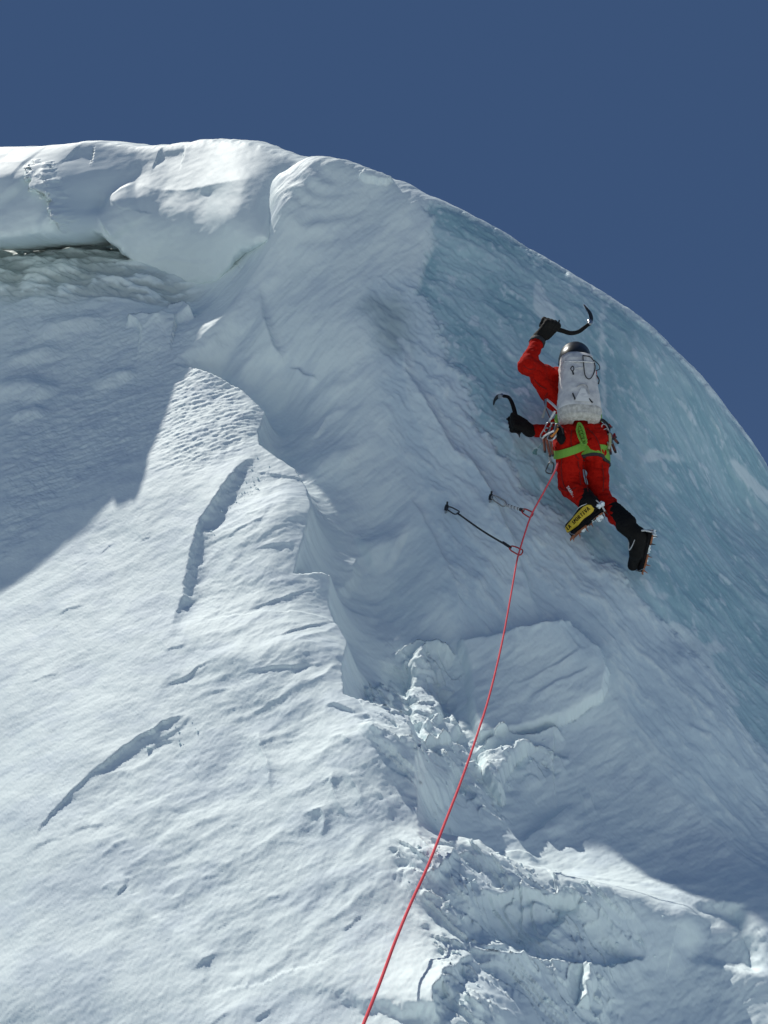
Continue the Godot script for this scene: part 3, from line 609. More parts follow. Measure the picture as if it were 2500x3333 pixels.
# ---------------------------------------------------------------- sculpted snow and ice
# A Field is a height field over a tilted plane: u runs right, t up the slope, h out of it (metres).
class Field:
	var o := Vector3.ZERO
	var at := Vector3.UP
	var an := Vector3.BACK
	var ts := PackedFloat32Array()
	var xs := PackedFloat32Array()
	var ws := PackedFloat32Array()
	var h := PackedFloat32Array()
	var rows := 0
	var cols := 0
	var jit := FastNoiseLite.new()

	func setup(deg: float, origin: Vector3):
		var a := deg_to_rad(deg)
		o = origin
		at = Vector3(0, sin(a), -cos(a))
		an = Vector3(0, cos(a), sin(a))
		jit.seed = 77
		jit.frequency = 1.0
		jit.fractal_octaves = 4
		jit.fractal_gain = 0.6

	func grid(t_list: PackedFloat32Array, x_list: PackedFloat32Array, wa: float, wb: float):
		ts = t_list
		xs = x_list
		rows = ts.size()
		cols = xs.size()
		ws.resize(rows)
		for j in rows:
			ws[j] = maxf(wa + wb * ts[j], 0.35)
		h.resize(rows * cols)

	# thin plate through the survey points, sampled on a lattice, read back with a cubic
	func thin_plate(p: PackedFloat32Array, cell: float):
		var n := p.size() / 3
		var m := n + 3
		var a := []
		for i in m:
			var r := PackedFloat64Array()
			r.resize(m + 1)
			a.append(r)
		for i in n:
			var r: PackedFloat64Array = a[i]
			for k in n:
				var dx := p[3 * i] - p[3 * k]
				var dy := p[3 * i + 1] - p[3 * k + 1]
				var q := dx * dx + dy * dy
				r[k] = q * log(q) if q > 0.0 else 0.001
			r[n] = 1.0
			r[n + 1] = p[3 * i]
			r[n + 2] = p[3 * i + 1]
			r[m] = p[3 * i + 2]
			a[i] = r
		for k in n:
			a[n][k] = 1.0
			a[n + 1][k] = p[3 * k]
			a[n + 2][k] = p[3 * k + 1]
		for c in m:
			var best := c
			for r in range(c + 1, m):
				if absf(a[r][c]) > absf(a[best][c]):
					best = r
			var sw = a[c]
			a[c] = a[best]
			a[best] = sw
			var pr: PackedFloat64Array = a[c]
			var inv := 1.0 / pr[c]
			for r in range(c + 1, m):
				var rr: PackedFloat64Array = a[r]
				var f := rr[c] * inv
				if f == 0.0:
					continue
				a[r] = null
				for k in range(c, m + 1):
					rr[k] -= f * pr[k]
				a[r] = rr
		var w := PackedFloat64Array()
		w.resize(m)
		for c in range(m - 1, -1, -1):
			var rr: PackedFloat64Array = a[c]
			var s := rr[m]
			for k in range(c + 1, m):
				s -= rr[k] * w[k]
			w[c] = s / rr[c]
		var u0 := INF
		var u1 := -INF
		for j in [0, rows - 1]:
			u0 = minf(u0, xs[0] * ws[j])
			u1 = maxf(u1, xs[cols - 1] * ws[j])
		u0 -= 2.0 * cell
		var t0 := ts[0] - 2.0 * cell
		var nu := int((u1 - u0) / cell) + 5
		var nt := int((ts[rows - 1] - t0) / cell) + 5
		var g := PackedFloat32Array()
		g.resize(nu * nt)
		for b in nt:
			var t := t0 + b * cell
			var reach := 0.0
			for j in [0, rows - 1]:
				reach = maxf(reach, absf(xs[0]) * ws[j])
			for c in nu:
				var u := u0 + c * cell
				var s := w[n] + w[n + 1] * u + w[n + 2] * t
				for k in n:
					var dx := u - p[3 * k]
					var dy := t - p[3 * k + 1]
					var q := dx * dx + dy * dy + 1e-9
					s += w[k] * q * log(q)
				g[b * nu + c] = s
		var line := PackedFloat32Array()
		line.resize(nu)
		var hh := h
		h = PackedFloat32Array()
		for j in rows:
			var y := (ts[j] - t0) / cell
			var b := int(y)
			var f := y - b
			var r0 := (b - 1) * nu
			var r1 := b * nu
			var r2 := (b + 1) * nu
			var r3 := (b + 2) * nu
			for c in nu:
				line[c] = cubic_interpolate(g[r1 + c], g[r2 + c], g[r0 + c], g[r3 + c], f)
			var wj := ws[j]
			var base := j * cols
			for i in cols:
				var x := (xs[i] * wj - u0) / cell
				var c := int(x)
				hh[base + i] = cubic_interpolate(line[c], line[c + 1], line[c - 1], line[c + 2], x - c)
		h = hh

	# kind 0 step (high on the left of the line), 1 soft ridge, 2 sharp ridge; high < 0 cuts in
	func stroke(kind: int, pts: PackedFloat32Array, high: float, wide: float, edge: float, taper := 0.2, ragged := 0.0, rag_freq := 6.0):
		var n := pts.size() / 2
		var u0 := INF
		var u1 := -INF
		var t0 := INF
		var t1 := -INF
		for k in n:
			u0 = minf(u0, pts[2 * k])
			u1 = maxf(u1, pts[2 * k])
			t0 = minf(t0, pts[2 * k + 1])
			t1 = maxf(t1, pts[2 * k + 1])
		var far := maxf(wide * (3.5 if kind == 0 or kind == 2 else 2.2), edge) + ragged
		u0 -= far
		u1 += far
		t0 -= far
		t1 += far
		var sx := PackedFloat32Array()
		var total := 0.0
		var run := PackedFloat32Array()
		for k in n - 1:
			run.append(total)
			total += Vector2(pts[2 * k + 2] - pts[2 * k], pts[2 * k + 3] - pts[2 * k + 1]).length()
		var hh := h
		h = PackedFloat32Array()
		for j in rows:
			var t := ts[j]
			if t < t0 or t > t1:
				continue
			var wj := ws[j]
			var i0 := maxi(xs.bsearch(u0 / wj) - 1, 0)
			var i1 := mini(xs.bsearch(u1 / wj) + 1, cols)
			for i in range(i0, i1):
				var u := xs[i] * wj
				var x := u
				var y := t
				if ragged > 0.0:
					x += ragged * jit.get_noise_2d(u * rag_freq, t * rag_freq)
					y += ragged * jit.get_noise_2d(u * rag_freq + 57.0, t * rag_freq)
				var best := 1e9
				var sgn := 1.0
				var along := 0.0
				var perp := 0.0
				for k in n - 1:
					var ax := pts[2 * k]
					var ay := pts[2 * k + 1]
					var bx := pts[2 * k + 2] - ax
					var by := pts[2 * k + 3] - ay
					var l2 := bx * bx + by * by
					var f := clampf(((x - ax) * bx + (y - ay) * by) / l2, 0.0, 1.0)
					var ex := x - ax - f * bx
					var ey := y - ay - f * by
					var q := ex * ex + ey * ey
					if q < best + 1e-7:
						var off := absf(bx * (y - ay) - by * (x - ax)) / sqrt(l2)
						# at a corner shared by two segments the one seen more squarely decides the side
						if q < best - 1e-7 or off > perp:
							perp = off
							sgn = 1.0 if bx * (y - ay) - by * (x - ax) >= 0.0 else -1.0
							along = run[k] + f * sqrt(l2)
						best = minf(best, q)
				var d := sqrt(best)
				if d > far:
					continue
				var v := 0.0
				if kind == 0:
					if sgn > 0.0:
						v = exp(-d / wide)
					elif d < edge:
						v = 1.0 - d / edge
						v = v * v
				elif kind == 3:
					# a cliff on the right of the line that fills up again further off
					if sgn < 0.0:
						v = -(1.0 - exp(-d / edge)) * exp(-d / wide)
				elif kind == 1:
					v = exp(-d * d / (wide * wide))
				else:
					v = exp(-d / wide)
				var fade := clampf((far - d) / (0.45 * far), 0.0, 1.0)
				v *= fade * fade * (3.0 - 2.0 * fade)
				if ragged > 0.0 and kind == 0:
					v *= clampf(0.9 + 0.5 * jit.get_noise_2d(along * 1.2, high * 900.0), 0.4, 1.4)
				if taper > 0.0:
					var s := minf(along, total - along) / (total * taper)
					if s < 1.0:
						v *= s * s * (3.0 - 2.0 * s)
				hh[j * cols + i] += high * v
		h = hh

	# a raised (or sunk) slab with the given outline
	func slab(pts: PackedFloat32Array, high: float, edge: float, ragged := 0.0, rag_freq := 6.0):
		var n := pts.size() / 2
		var u0 := INF
		var u1 := -INF
		var t0 := INF
		var t1 := -INF
		var poly := PackedVector2Array()
		for k in n:
			poly.append(Vector2(pts[2 * k], pts[2 * k + 1]))
			u0 = minf(u0, pts[2 * k])
			u1 = maxf(u1, pts[2 * k])
			t0 = minf(t0, pts[2 * k + 1])
			t1 = maxf(t1, pts[2 * k + 1])
		var hh := h
		h = PackedFloat32Array()
		for j in rows:
			var t := ts[j]
			if t < t0 - ragged or t > t1 + ragged:
				continue
			var wj := ws[j]
			var i0 := maxi(xs.bsearch((u0 - ragged) / wj) - 1, 0)
			var i1 := mini(xs.bsearch((u1 + ragged) / wj) + 1, cols)
			for i in range(i0, i1):
				var u := xs[i] * wj
				var x := u
				var y := t
				if ragged > 0.0:
					x += ragged * jit.get_noise_2d(u * rag_freq, t * rag_freq)
					y += ragged * jit.get_noise_2d(u * rag_freq + 57.0, t * rag_freq)
				if not Geometry2D.is_point_in_polygon(Vector2(x, y), poly):
					continue
				var best := edge * edge
				for k in n:
					var k2 := (k + 1) % n
					var ax := pts[2 * k]
					var ay := pts[2 * k + 1]
					var bx := pts[2 * k2] - ax
					var by := pts[2 * k2 + 1] - ay
					var f := clampf(((x - ax) * bx + (y - ay) * by) / (bx * bx + by * by), 0.0, 1.0)
					var ex := x - ax - f * bx
					var ey := y - ay - f * by
					best = minf(best, ex * ex + ey * ey)
				var v := sqrt(best) / edge
				hh[j * cols + i] += high * v * (2.0 - v)
		h = hh

	func point(j: int, i: int, lift := 0.0) -> Vector3:
		return o + Vector3(xs[i] * ws[j], 0, 0) + at * ts[j] + an * (h[j * cols + i] + lift)

	# height at (u, t) by bilinear reading
	func height(u: float, t: float) -> float:
		var j := clampi(ts.bsearch(t) - 1, 0, rows - 2)
		var f := clampf((t - ts[j]) / (ts[j + 1] - ts[j]), 0.0, 1.0)
		var out := 0.0
		for k in 2:
			var x := u / ws[j + k]
			var i := clampi(xs.bsearch(x) - 1, 0, cols - 2)
			var g := clampf((x - xs[i]) / (xs[i + 1] - xs[i]), 0.0, 1.0)
			out += lerpf(h[(j + k) * cols + i], h[(j + k) * cols + i + 1], g) * (f if k else 1.0 - f)
		return out

	func vertices() -> PackedVector3Array:
		var v := PackedVector3Array()
		v.resize(rows * cols)
		for j in rows:
			var a := o + at * ts[j]
			var wj := ws[j]
			for i in cols:
				var k := j * cols + i
				v[k] = Vector3(a.x + xs[i] * wj, a.y + an.y * h[k], a.z + an.z * h[k])
		return v

	func normals(v: PackedVector3Array) -> PackedVector3Array:
		var n := PackedVector3Array()
		n.resize(rows * cols)
		for j in rows:
			var ja := maxi(j - 1, 0) * cols
			var jb := mini(j + 1, rows - 1) * cols
			for i in cols:
				var k := j * cols
				n[k + i] = (v[k + mini(i + 1, cols - 1)] - v[k + maxi(i - 1, 0)]).cross(v[jb + i] - v[ja + i]).normalized()
		return n

# a soft-edged area of the field, on a coarse lattice of its own
class Area:
	var g := PackedFloat32Array()
	var nu := 0
	var nt := 0
	var u0 := 0.0
	var t0 := 0.0
	var cell := 0.05
	func fill(polys: Array, lo: Vector2, hi: Vector2, c := 0.05, soft := 1):
		cell = c
		u0 = lo.x
		t0 = lo.y
		nu = int((hi.x - lo.x) / c) + 2
		nt = int((hi.y - lo.y) / c) + 2
		g.resize(nu * nt)
		for f in polys:
			var poly := PackedVector2Array()
			var box := Rect2(f[0], f[1], 0, 0)
			for k in f.size() / 2:
				poly.append(Vector2(f[2 * k], f[2 * k + 1]))
				box = box.expand(poly[k])
			for b in nt:
				for a in nu:
					var p := Vector2(u0 + a * c, t0 + b * c)
					if box.has_point(p) and Geometry2D.is_point_in_polygon(p, poly):
						g[b * nu + a] = 1.0
		for k in soft:
			var s := g.duplicate()
			for b in range(1, nt - 1):
				for a in range(1, nu - 1):
					var q := b * nu + a
					g[q] = 0.25 * s[q] + 0.125 * (s[q - 1] + s[q + 1] + s[q - nu] + s[q + nu]) + 0.0625 * (s[q - nu - 1] + s[q - nu + 1] + s[q + nu - 1] + s[q + nu + 1])
	func at(u: float, t: float) -> float:
		var x := (u - u0) / cell
		var y := (t - t0) / cell
		if x < 0.0 or y < 0.0 or x >= nu - 1 or y >= nt - 1:
			return 0.0
		var i := int(x)
		var j := int(y)
		var k := j * nu + i
		return lerpf(lerpf(g[k], g[k + 1], x - i), lerpf(g[k + nu], g[k + nu + 1], x - i), y - j)

# ---------------------------------------------------------------- shapes for objects
func matte(called: String, c: Color, rough := 0.8, metal := 0.0) -> StandardMaterial3D:
	var m := StandardMaterial3D.new()
	m.resource_name = called
	m.albedo_color = c.linear_to_srgb()
	m.roughness = rough
	m.metallic = metal
	return m

func weave(called: String, c: Color, c2: Color, rough: float, scale: float, sheen := 0.0) -> StandardMaterial3D:
	var m := matte(called, Color.WHITE, rough)
	var t := NoiseTexture2D.new()
	t.width = 256
	t.height = 256
	t.seamless = true
	var n := noise(called.hash() % 1000, 5, 0.6)
	n.frequency = 0.02
	t.noise = n
	var g := Gradient.new()
	g.offsets = PackedFloat32Array([0.25, 0.75])
	g.colors = PackedColorArray([c.linear_to_srgb(), c2.linear_to_srgb()])
	t.color_ramp = g
	m.albedo_texture = t
	m.uv1_triplanar = true
	m.uv1_scale = Vector3.ONE * scale
	if sheen > 0.0:
		m.rim_enabled = true
		m.rim = sheen
		m.rim_tint = 0.6
	return m

func put(called: String, mesh: Mesh, m: Material, parent: Node3D) -> MeshInstance3D:
	var o := MeshInstance3D.new()
	o.name = called
	o.mesh = mesh
	o.material_override = m
	parent.add_child(o, true)
	return o

# a part whose mesh is given in world coordinates
func put_at(called: String, mesh: Mesh, m: Material, parent: Node3D) -> MeshInstance3D:
	var o := put(called, mesh, m, parent)
	if parent is MeshInstance3D:
		return o
	o.position = -parent.position
	return o

func thing(called: String, base: Vector3, label: String, category: String, group := "") -> Node3D:
	var o := Node3D.new()
	o.name = called
	add_child(o, true)
	o.position = base
	tag(o, label, category, group)
	return o

func mesh_of(v: PackedVector3Array, idx: PackedInt32Array, n := PackedVector3Array()) -> ArrayMesh:
	if n.is_empty():
		n.resize(v.size())
		for k in range(0, idx.size(), 3):
			var a := v[idx[k]]
			var f := (v[idx[k + 2]] - a).cross(v[idx[k + 1]] - a)
			for q in 3:
				n[idx[k + q]] += f
		for k in n.size():
			n[k] = n[k].normalized()
	var arr := []
	arr.resize(Mesh.ARRAY_MAX)
	arr[Mesh.ARRAY_VERTEX] = v
	arr[Mesh.ARRAY_NORMAL] = n
	arr[Mesh.ARRAY_INDEX] = idx
	var mesh := ArrayMesh.new()
	mesh.add_surface_from_arrays(Mesh.PRIMITIVE_TRIANGLES, arr)
	return mesh

func smooth_path(pts: Array, per := 8) -> PackedVector3Array:
	var out := PackedVector3Array()
	var n := pts.size()
	for i in n - 1:
		var p0: Vector3 = pts[maxi(i - 1, 0)]
		var p1: Vector3 = pts[i]
		var p2: Vector3 = pts[i + 1]
		var p3: Vector3 = pts[mini(i + 2, n - 1)]
		for k in per:
			out.append(p1.cubic_interpolate(p2, p0, p3, float(k) / per))
	out.append(pts[n - 1])
	return out

func tube(pts: PackedVector3Array, r, sides := 8, closed := false, squash := 1.0, flat := Vector3.ZERO) -> ArrayMesh:
	var n := pts.size()
	var v := PackedVector3Array()
	var idx := PackedInt32Array()
	var side := Vector3.ZERO
	for i in n:
		var a := pts[i - 1] if i > 0 else (pts[n - 2] if closed else pts[0])
		var b := pts[i + 1] if i < n - 1 else (pts[1] if closed else pts[n - 1])
		var d := (b - a).normalized()
		if flat != Vector3.ZERO:
			side = flat - d * flat.dot(d)
		elif side == Vector3.ZERO:
			side = d.cross(Vector3(0.31, 0.2, 0.93))
		else:
			side = side - d * side.dot(d)
		side = side.normalized()
		var up := side.cross(d)
		var rad: float = r if r is float else r[mini(int(float(i) / (n - 1) * (r.size() - 1)), r.size() - 2)] if r.size() == 1 else lerpf(r[mini(int(float(i) / (n - 1) * (r.size() - 1)), r.size() - 2)], r[mini(int(float(i) / (n - 1) * (r.size() - 1)), r.size() - 2) + 1], float(i) / (n - 1) * (r.size() - 1) - mini(int(float(i) / (n - 1) * (r.size() - 1)), r.size() - 2))
		for s in sides:
			var w := TAU * s / sides
			v.append(pts[i] + side * (cos(w) * rad * squash) + up * (sin(w) * rad))
	for i in n - 1:
		for s in sides:
			var a := i * sides + s
			var b := i * sides + (s + 1) % sides
			idx.append_array(PackedInt32Array([a, b, a + sides, b, b + sides, a + sides]))
	if not closed:
		for e in 2:
			var base := 0 if e == 0 else (n - 1) * sides
			v.append(pts[0] if e == 0 else pts[n - 1])
			for s in sides:
				var a := base + s
				var b := base + (s + 1) % sides
				if e == 0:
					idx.append_array(PackedInt32Array([v.size() - 1, b, a]))
				else:
					idx.append_array(PackedInt32Array([v.size() - 1, a, b]))
	return mesh_of(v, idx)

# distance to a set of tapered bones [a, ra, b, rb] joined softly
func bone_distance(bones: Array, p: Vector3, k: float) -> float:
	var d := 1e3
	for b in bones:
		var a: Vector3 = b[0]
		var ab: Vector3 = b[2] - a
		var t := clampf((p - a).dot(ab) / maxf(ab.length_squared(), 1e-9), 0.0, 1.0)
		var e := (p - a - ab * t).length() - lerpf(b[1], b[3], t)
		var h := clampf(0.5 + 0.5 * (e - d) / k, 0.0, 1.0)
		d = lerpf(e, d, h) - k * h * (1.0 - h)
	return d

# surface nets over the bones' field
func bone_mesh(bones: Array, cell: float, k: float, wrinkle := 0.0, freq := 12.0, seed_ := 5) -> ArrayMesh:
	var lo := Vector3.ONE * 1e6
	var hi := -lo
	for b in bones:
		for q in [0, 2]:
			var r: float = b[q + 1] + k + cell * 2.0 + wrinkle
			lo = lo.min(b[q] - Vector3.ONE * r)
			hi = hi.max(b[q] + Vector3.ONE * r)
	var nx := int((hi.x - lo.x) / cell) + 2
	var ny := int((hi.y - lo.y) / cell) + 2
	var nz := int((hi.z - lo.z) / cell) + 2
	var f := PackedFloat32Array()
	f.resize(nx * ny * nz)
	f.fill(1.0)
	for b in bones:
		var a: Vector3 = b[0]
		var bb: Vector3 = b[2]
		var ra: float = b[1]
		var rb: float = b[3]
		var ab := bb - a
		var l2 := maxf(ab.length_squared(), 1e-9)
		var r := maxf(ra, rb) + k + cell * 2.0 + wrinkle
		var c0 := ((a.min(bb) - Vector3.ONE * r - lo) / cell).max(Vector3.ZERO)
		var c1 := ((a.max(bb) + Vector3.ONE * r - lo) / cell)
		for z in range(int(c0.z), mini(int(c1.z) + 1, nz)):
			for y in range(int(c0.y), mini(int(c1.y) + 1, ny)):
				var row := (z * ny + y) * nx
				for x in range(int(c0.x), mini(int(c1.x) + 1, nx)):
					var p := lo + Vector3(x, y, z) * cell - a
					var t := clampf(p.dot(ab) / l2, 0.0, 1.0)
					var e := (p - ab * t).length() - ra - (rb - ra) * t
					var d := f[row + x]
					if e > d + k:
						continue
					var h := clampf(0.5 + 0.5 * (e - d) / k, 0.0, 1.0)
					f[row + x] = lerpf(e, d, h) - k * h * (1.0 - h)
	if wrinkle > 0.0:
		var nn := noise(seed_, 3, 0.5)
		nn.fractal_type = FastNoiseLite.FRACTAL_RIDGED
		for z in nz:
			for y in ny:
				var row := (z * ny + y) * nx
				for x in nx:
					if absf(f[row + x]) < 0.05:
						var p := lo + Vector3(x, y, z) * cell
						f[row + x] += wrinkle * nn.get_noise_3d(p.x * freq, p.y * freq * 1.7, p.z * freq)
	var at := PackedInt32Array()
	at.resize(nx * ny * nz)
	at.fill(-1)
	var v := PackedVector3Array()
	var n := PackedVector3Array()
	var idx := PackedInt32Array()
	var sx := 1
	var sy := nx
	var sz := nx * ny
	for z in nz - 1:
		for y in ny - 1:
			for x in nx - 1:
				var o := (z * ny + y) * nx + x
				var f0 := f[o]
				if f0 > cell * 2.0 or f0 < -cell * 2.0:
					continue
				var f1 := f[o + 1]
				var f2 := f[o + sy]
				var f3 := f[o + sy + 1]
				var f4 := f[o + sz]
				var f5 := f[o + sz + 1]
				var f6 := f[o + sz + sy]
				var f7 := f[o + sz + sy + 1]
				var inside := int(f0 < 0.0) + int(f1 < 0.0) + int(f2 < 0.0) + int(f3 < 0.0) + int(f4 < 0.0) + int(f5 < 0.0) + int(f6 < 0.0) + int(f7 < 0.0)
				if inside == 0 or inside == 8:
					continue
				var c := [f0, f1, f2, f3, f4, f5, f6, f7]
				var sum := Vector3.ZERO
				var cnt := 0
				for e in EDGES:
					var fa: float = c[e.x]
					var fb: float = c[e.y]
					if (fa < 0.0) != (fb < 0.0):
						var t := fa / (fa - fb)
						sum += CORNERS[e.x].lerp(CORNERS[e.y], t)
						cnt += 1
				at[o] = v.size()
				v.append(lo + (Vector3(x, y, z) + sum / cnt) * cell)
				n.append(Vector3(f1 + f3 + f5 + f7 - f0 - f2 - f4 - f6, f2 + f3 + f6 + f7 - f0 - f1 - f4 - f5, f4 + f5 + f6 + f7 - f0 - f1 - f2 - f3).normalized())
	for z in range(1, nz - 1):
		for y in range(1, ny - 1):
			for x in range(1, nx - 1):
				var o := (z * ny + y) * nx + x
				if at[o] < 0:
					continue
				var s0 := f[o] < 0.0
				if s0 != (f[o + 1] < 0.0):
					quad(idx, at[o], at[o - sy], at[o - sy - sz], at[o - sz], s0)
				if s0 != (f[o + sy] < 0.0):
					quad(idx, at[o], at[o - sz], at[o - sz - 1], at[o - 1], s0)
				if s0 != (f[o + sz] < 0.0):
					quad(idx, at[o], at[o - 1], at[o - 1 - sy], at[o - sy], s0)
	return mesh_of(v, idx, n)

const CORNERS := [Vector3(0, 0, 0), Vector3(1, 0, 0), Vector3(0, 1, 0), Vector3(1, 1, 0), Vector3(0, 0, 1), Vector3(1, 0, 1), Vector3(0, 1, 1), Vector3(1, 1, 1)]
const EDGES := [Vector2i(0, 1), Vector2i(2, 3), Vector2i(4, 5), Vector2i(6, 7), Vector2i(0, 2), Vector2i(1, 3), Vector2i(4, 6), Vector2i(5, 7), Vector2i(0, 4), Vector2i(1, 5), Vector2i(2, 6), Vector2i(3, 7)]

func quad(idx: PackedInt32Array, a: int, b: int, c: int, d: int, turn: bool):
	if a < 0 or b < 0 or c < 0 or d < 0:
		return
	if turn:
		idx.append_array(PackedInt32Array([a, c, b, a, d, c]))
	else:
		idx.append_array(PackedInt32Array([a, b, c, a, c, d]))

# a strap laid round the bones at a point, across the given axis
func strap(bones: Array, k: float, at: Vector3, axis: Vector3, wide: float, thick: float, most: float, tilt := 0.0, from_ := 0.0, to_ := TAU) -> ArrayMesh:
	axis = axis.normalized()
	var e1 := axis.cross(Vector3(0, 0, 1)).normalized()
	var e2 := axis.cross(e1)
	var v := PackedVector3Array()
	var idx := PackedInt32Array()
	var steps := 44
	for s in steps + 1:
		var w := lerpf(from_, to_, float(s) / steps)
		var dir := e1 * cos(w) + e2 * sin(w)
		for q in 4:
			var off: float = wide * ([-0.5, -0.5, 0.5, 0.5][q])
			var base := at + axis * (off + tilt * cos(w))
			var r := 0.0
			while r < most and bone_distance(bones, base + dir * r, k) < 0.0:
				r += 0.004
			v.append(base + dir * (r + (thick if q == 1 or q == 2 else -0.006)))
	for s in steps:
		for q in 4:
			var a := s * 4 + q
			var b := s * 4 + (q + 1) % 4
			idx.append_array(PackedInt32Array([a, a + 4, b, b, a + 4, b + 4]))
	return mesh_of(v, idx)

# the point of the bones' surface under (x, y) of a frame, looking along -out
func pressed(bones: Array, k: float, o: Vector3, ex: Vector3, ey: Vector3, x: float, y: float, lift: float) -> Vector3:
	var out := ex.cross(ey).normalized()
	var p := o + ex * x + ey * y + out * 0.2
	var d := 0.0
	for s in 60:
		var e := bone_distance(bones, p - out * d, k)
		if e < 0.0004 or d > 0.4:
			break
		d += maxf(e * 0.9, 0.0004)
	return p - out * (minf(d, 0.2) - lift)

# a panel on the bones' surface; edge: rows of [x, low y, high y]
func panel_mesh(bones: Array, k: float, o: Vector3, ex: Vector3, ey: Vector3, edge: Array, lift: float) -> ArrayMesh:
	var v := PackedVector3Array()
	var idx := PackedInt32Array()
	var rows := 0
	for i in edge.size() - 1:
		for q in (4 if i < edge.size() - 2 else 5):
			var f := q / 4.0
			for w in 7:
				var y := lerpf(lerpf(edge[i][1], edge[i + 1][1], f), lerpf(edge[i][2], edge[i + 1][2], f), w / 6.0)
				v.append(pressed(bones, k, o, ex, ey, lerpf(edge[i][0], edge[i + 1][0], f), y, lift))
			rows += 1
	for i in rows - 1:
		for w in 6:
			var a := i * 7 + w
			idx.append_array(PackedInt32Array([a, a + 1, a + 7, a + 1, a + 8, a + 7]))
	return mesh_of(v, idx)

# from a point behind the climber, straight in towards the wall until the suit is met
func on_bones(bones: Array, k: float, p: Vector3) -> Vector3:
	var dir := Vector3(0.18, 0.5, -0.85).normalized()
	for s in 240:
		if bone_distance(bones, p, k) < 0.003:
			break
		p += dir * 0.004
	return p

# the point of the sculpted wall nearest below p, moved out by lift
func on_wall(p: Vector3, lift: float) -> Vector3:
	var d := p - wall.o
	var u := d.x
	var t := d.dot(wall.at)
	return wall.o + Vector3(u, 0, 0) + wall.at * t + wall.an * (wall.height(u, t) + lift)

# ---------------------------------------------------------------- materials
var M := {}
func make_materials():
	M.suit = weave("red_suit", Color(0.35, 0.006, 0.003), Color(0.44, 0.011, 0.005), 0.95, 9.0)
	M.seam = matte("dark_red_seam", Color(0.16, 0.003, 0.002), 0.95)
	M.black = weave("black_fabric", Color(0.006, 0.006, 0.007), Color(0.014, 0.014, 0.015), 0.95, 12.0)
	M.leather = weave("black_leather", Color(0.006, 0.006, 0.006), Color(0.012, 0.011, 0.01), 0.8, 14.0)
	M.suit.metallic_specular = 0.25
	M.black.metallic_specular = 0.25
	M.leather.metallic_specular = 0.3
	M.helmet = matte("helmet_shell", Color(0.012, 0.013, 0.015), 0.35)
	M.pack = weave("pack_laminate", Color(0.52, 0.52, 0.53), Color(0.70, 0.70, 0.69), 0.7, 2.5)
	M.packlight = matte("pack_light_panel", Color(0.78, 0.78, 0.76), 0.7)
	M.packdirt = weave("pack_scuffed", Color(0.36, 0.35, 0.32), Color(0.60, 0.59, 0.56), 0.8, 6.0)
	M.green = weave("harness_green", Color(0.14, 0.33, 0.035), Color(0.18, 0.38, 0.05), 0.8, 16.0)
	M.yellow = weave("boot_yellow", Color(0.55, 0.38, 0.02), Color(0.62, 0.45, 0.03), 0.6, 18.0)
	M.rope = weave("red_rope", Color(0.66, 0.045, 0.065), Color(0.85, 0.11, 0.13), 0.8, 60.0)
	M.steel = matte("steel", Color(0.42, 0.43, 0.44), 0.3, 1.0)
	M.dark_steel = matte("dark_steel", Color(0.06, 0.062, 0.066), 0.4, 0.8)
	M.copper = matte("orange_crampon_steel", Color(0.38, 0.14, 0.06), 0.45, 0.4)
	M.alu_red = matte("red_anodised", Color(0.45, 0.03, 0.03), 0.35, 0.6)
	M.alu_grey = matte("grey_anodised", Color(0.25, 0.27, 0.28), 0.35, 0.8)
	M.screw = matte("bronze_screw_tube", Color(0.36, 0.12, 0.07), 0.4, 0.5)
	M.white_web = weave("white_webbing", Color(0.55, 0.56, 0.55), Color(0.72, 0.72, 0.70), 0.8, 20.0)
	M.orange_web = matte("orange_webbing", Color(0.55, 0.20, 0.03), 0.8)
	M.black_web = matte("black_webbing", Color(0.02, 0.022, 0.025), 0.8)
	M.teal = matte("teal_fabric", Color(0.08, 0.17, 0.18), 0.8)
	M.clump = matte("packed_snow", Color(0.79, 0.875, 0.895), 0.7)
	M.print = matte("white_print", Color(0.62, 0.60, 0.60), 0.7)
	M.skin = matte("dark_neck_gaiter", Color(0.03, 0.03, 0.035), 0.85)

# ---------------------------------------------------------------- gear
func ring(w: float, h: float, taper: float, n := 24) -> PackedVector3Array:
	# a carabiner outline in x (along) and y, closed
	var out := PackedVector3Array()
	for k in n + 1:
		var a := TAU * k / n
		var c := cos(a)
		var s := sin(a)
		var x := signf(c) * pow(absf(c), 0.6) * h * 0.5
		var y := signf(s) * pow(absf(s), 0.6) * w * 0.5 * (1.0 + taper * c)
		out.append(Vector3(x, y, 0))
	return out

func carabiner_mesh(h := 0.09, w := 0.042, r := 0.0048) -> ArrayMesh:
	return tube(ring(w, h, 0.25), r, 6, true)

# puts a mesh that lies along x so that it runs from a to b
func along(o: Node3D, a: Vector3, b: Vector3, face := Vector3(0, 0, 1)):
	var x := (b - a).normalized()
	var z := (face - x * face.dot(x)).normalized()
	o.basis = Basis(x, z.cross(x), z)
	o.position = (a + b) * 0.5

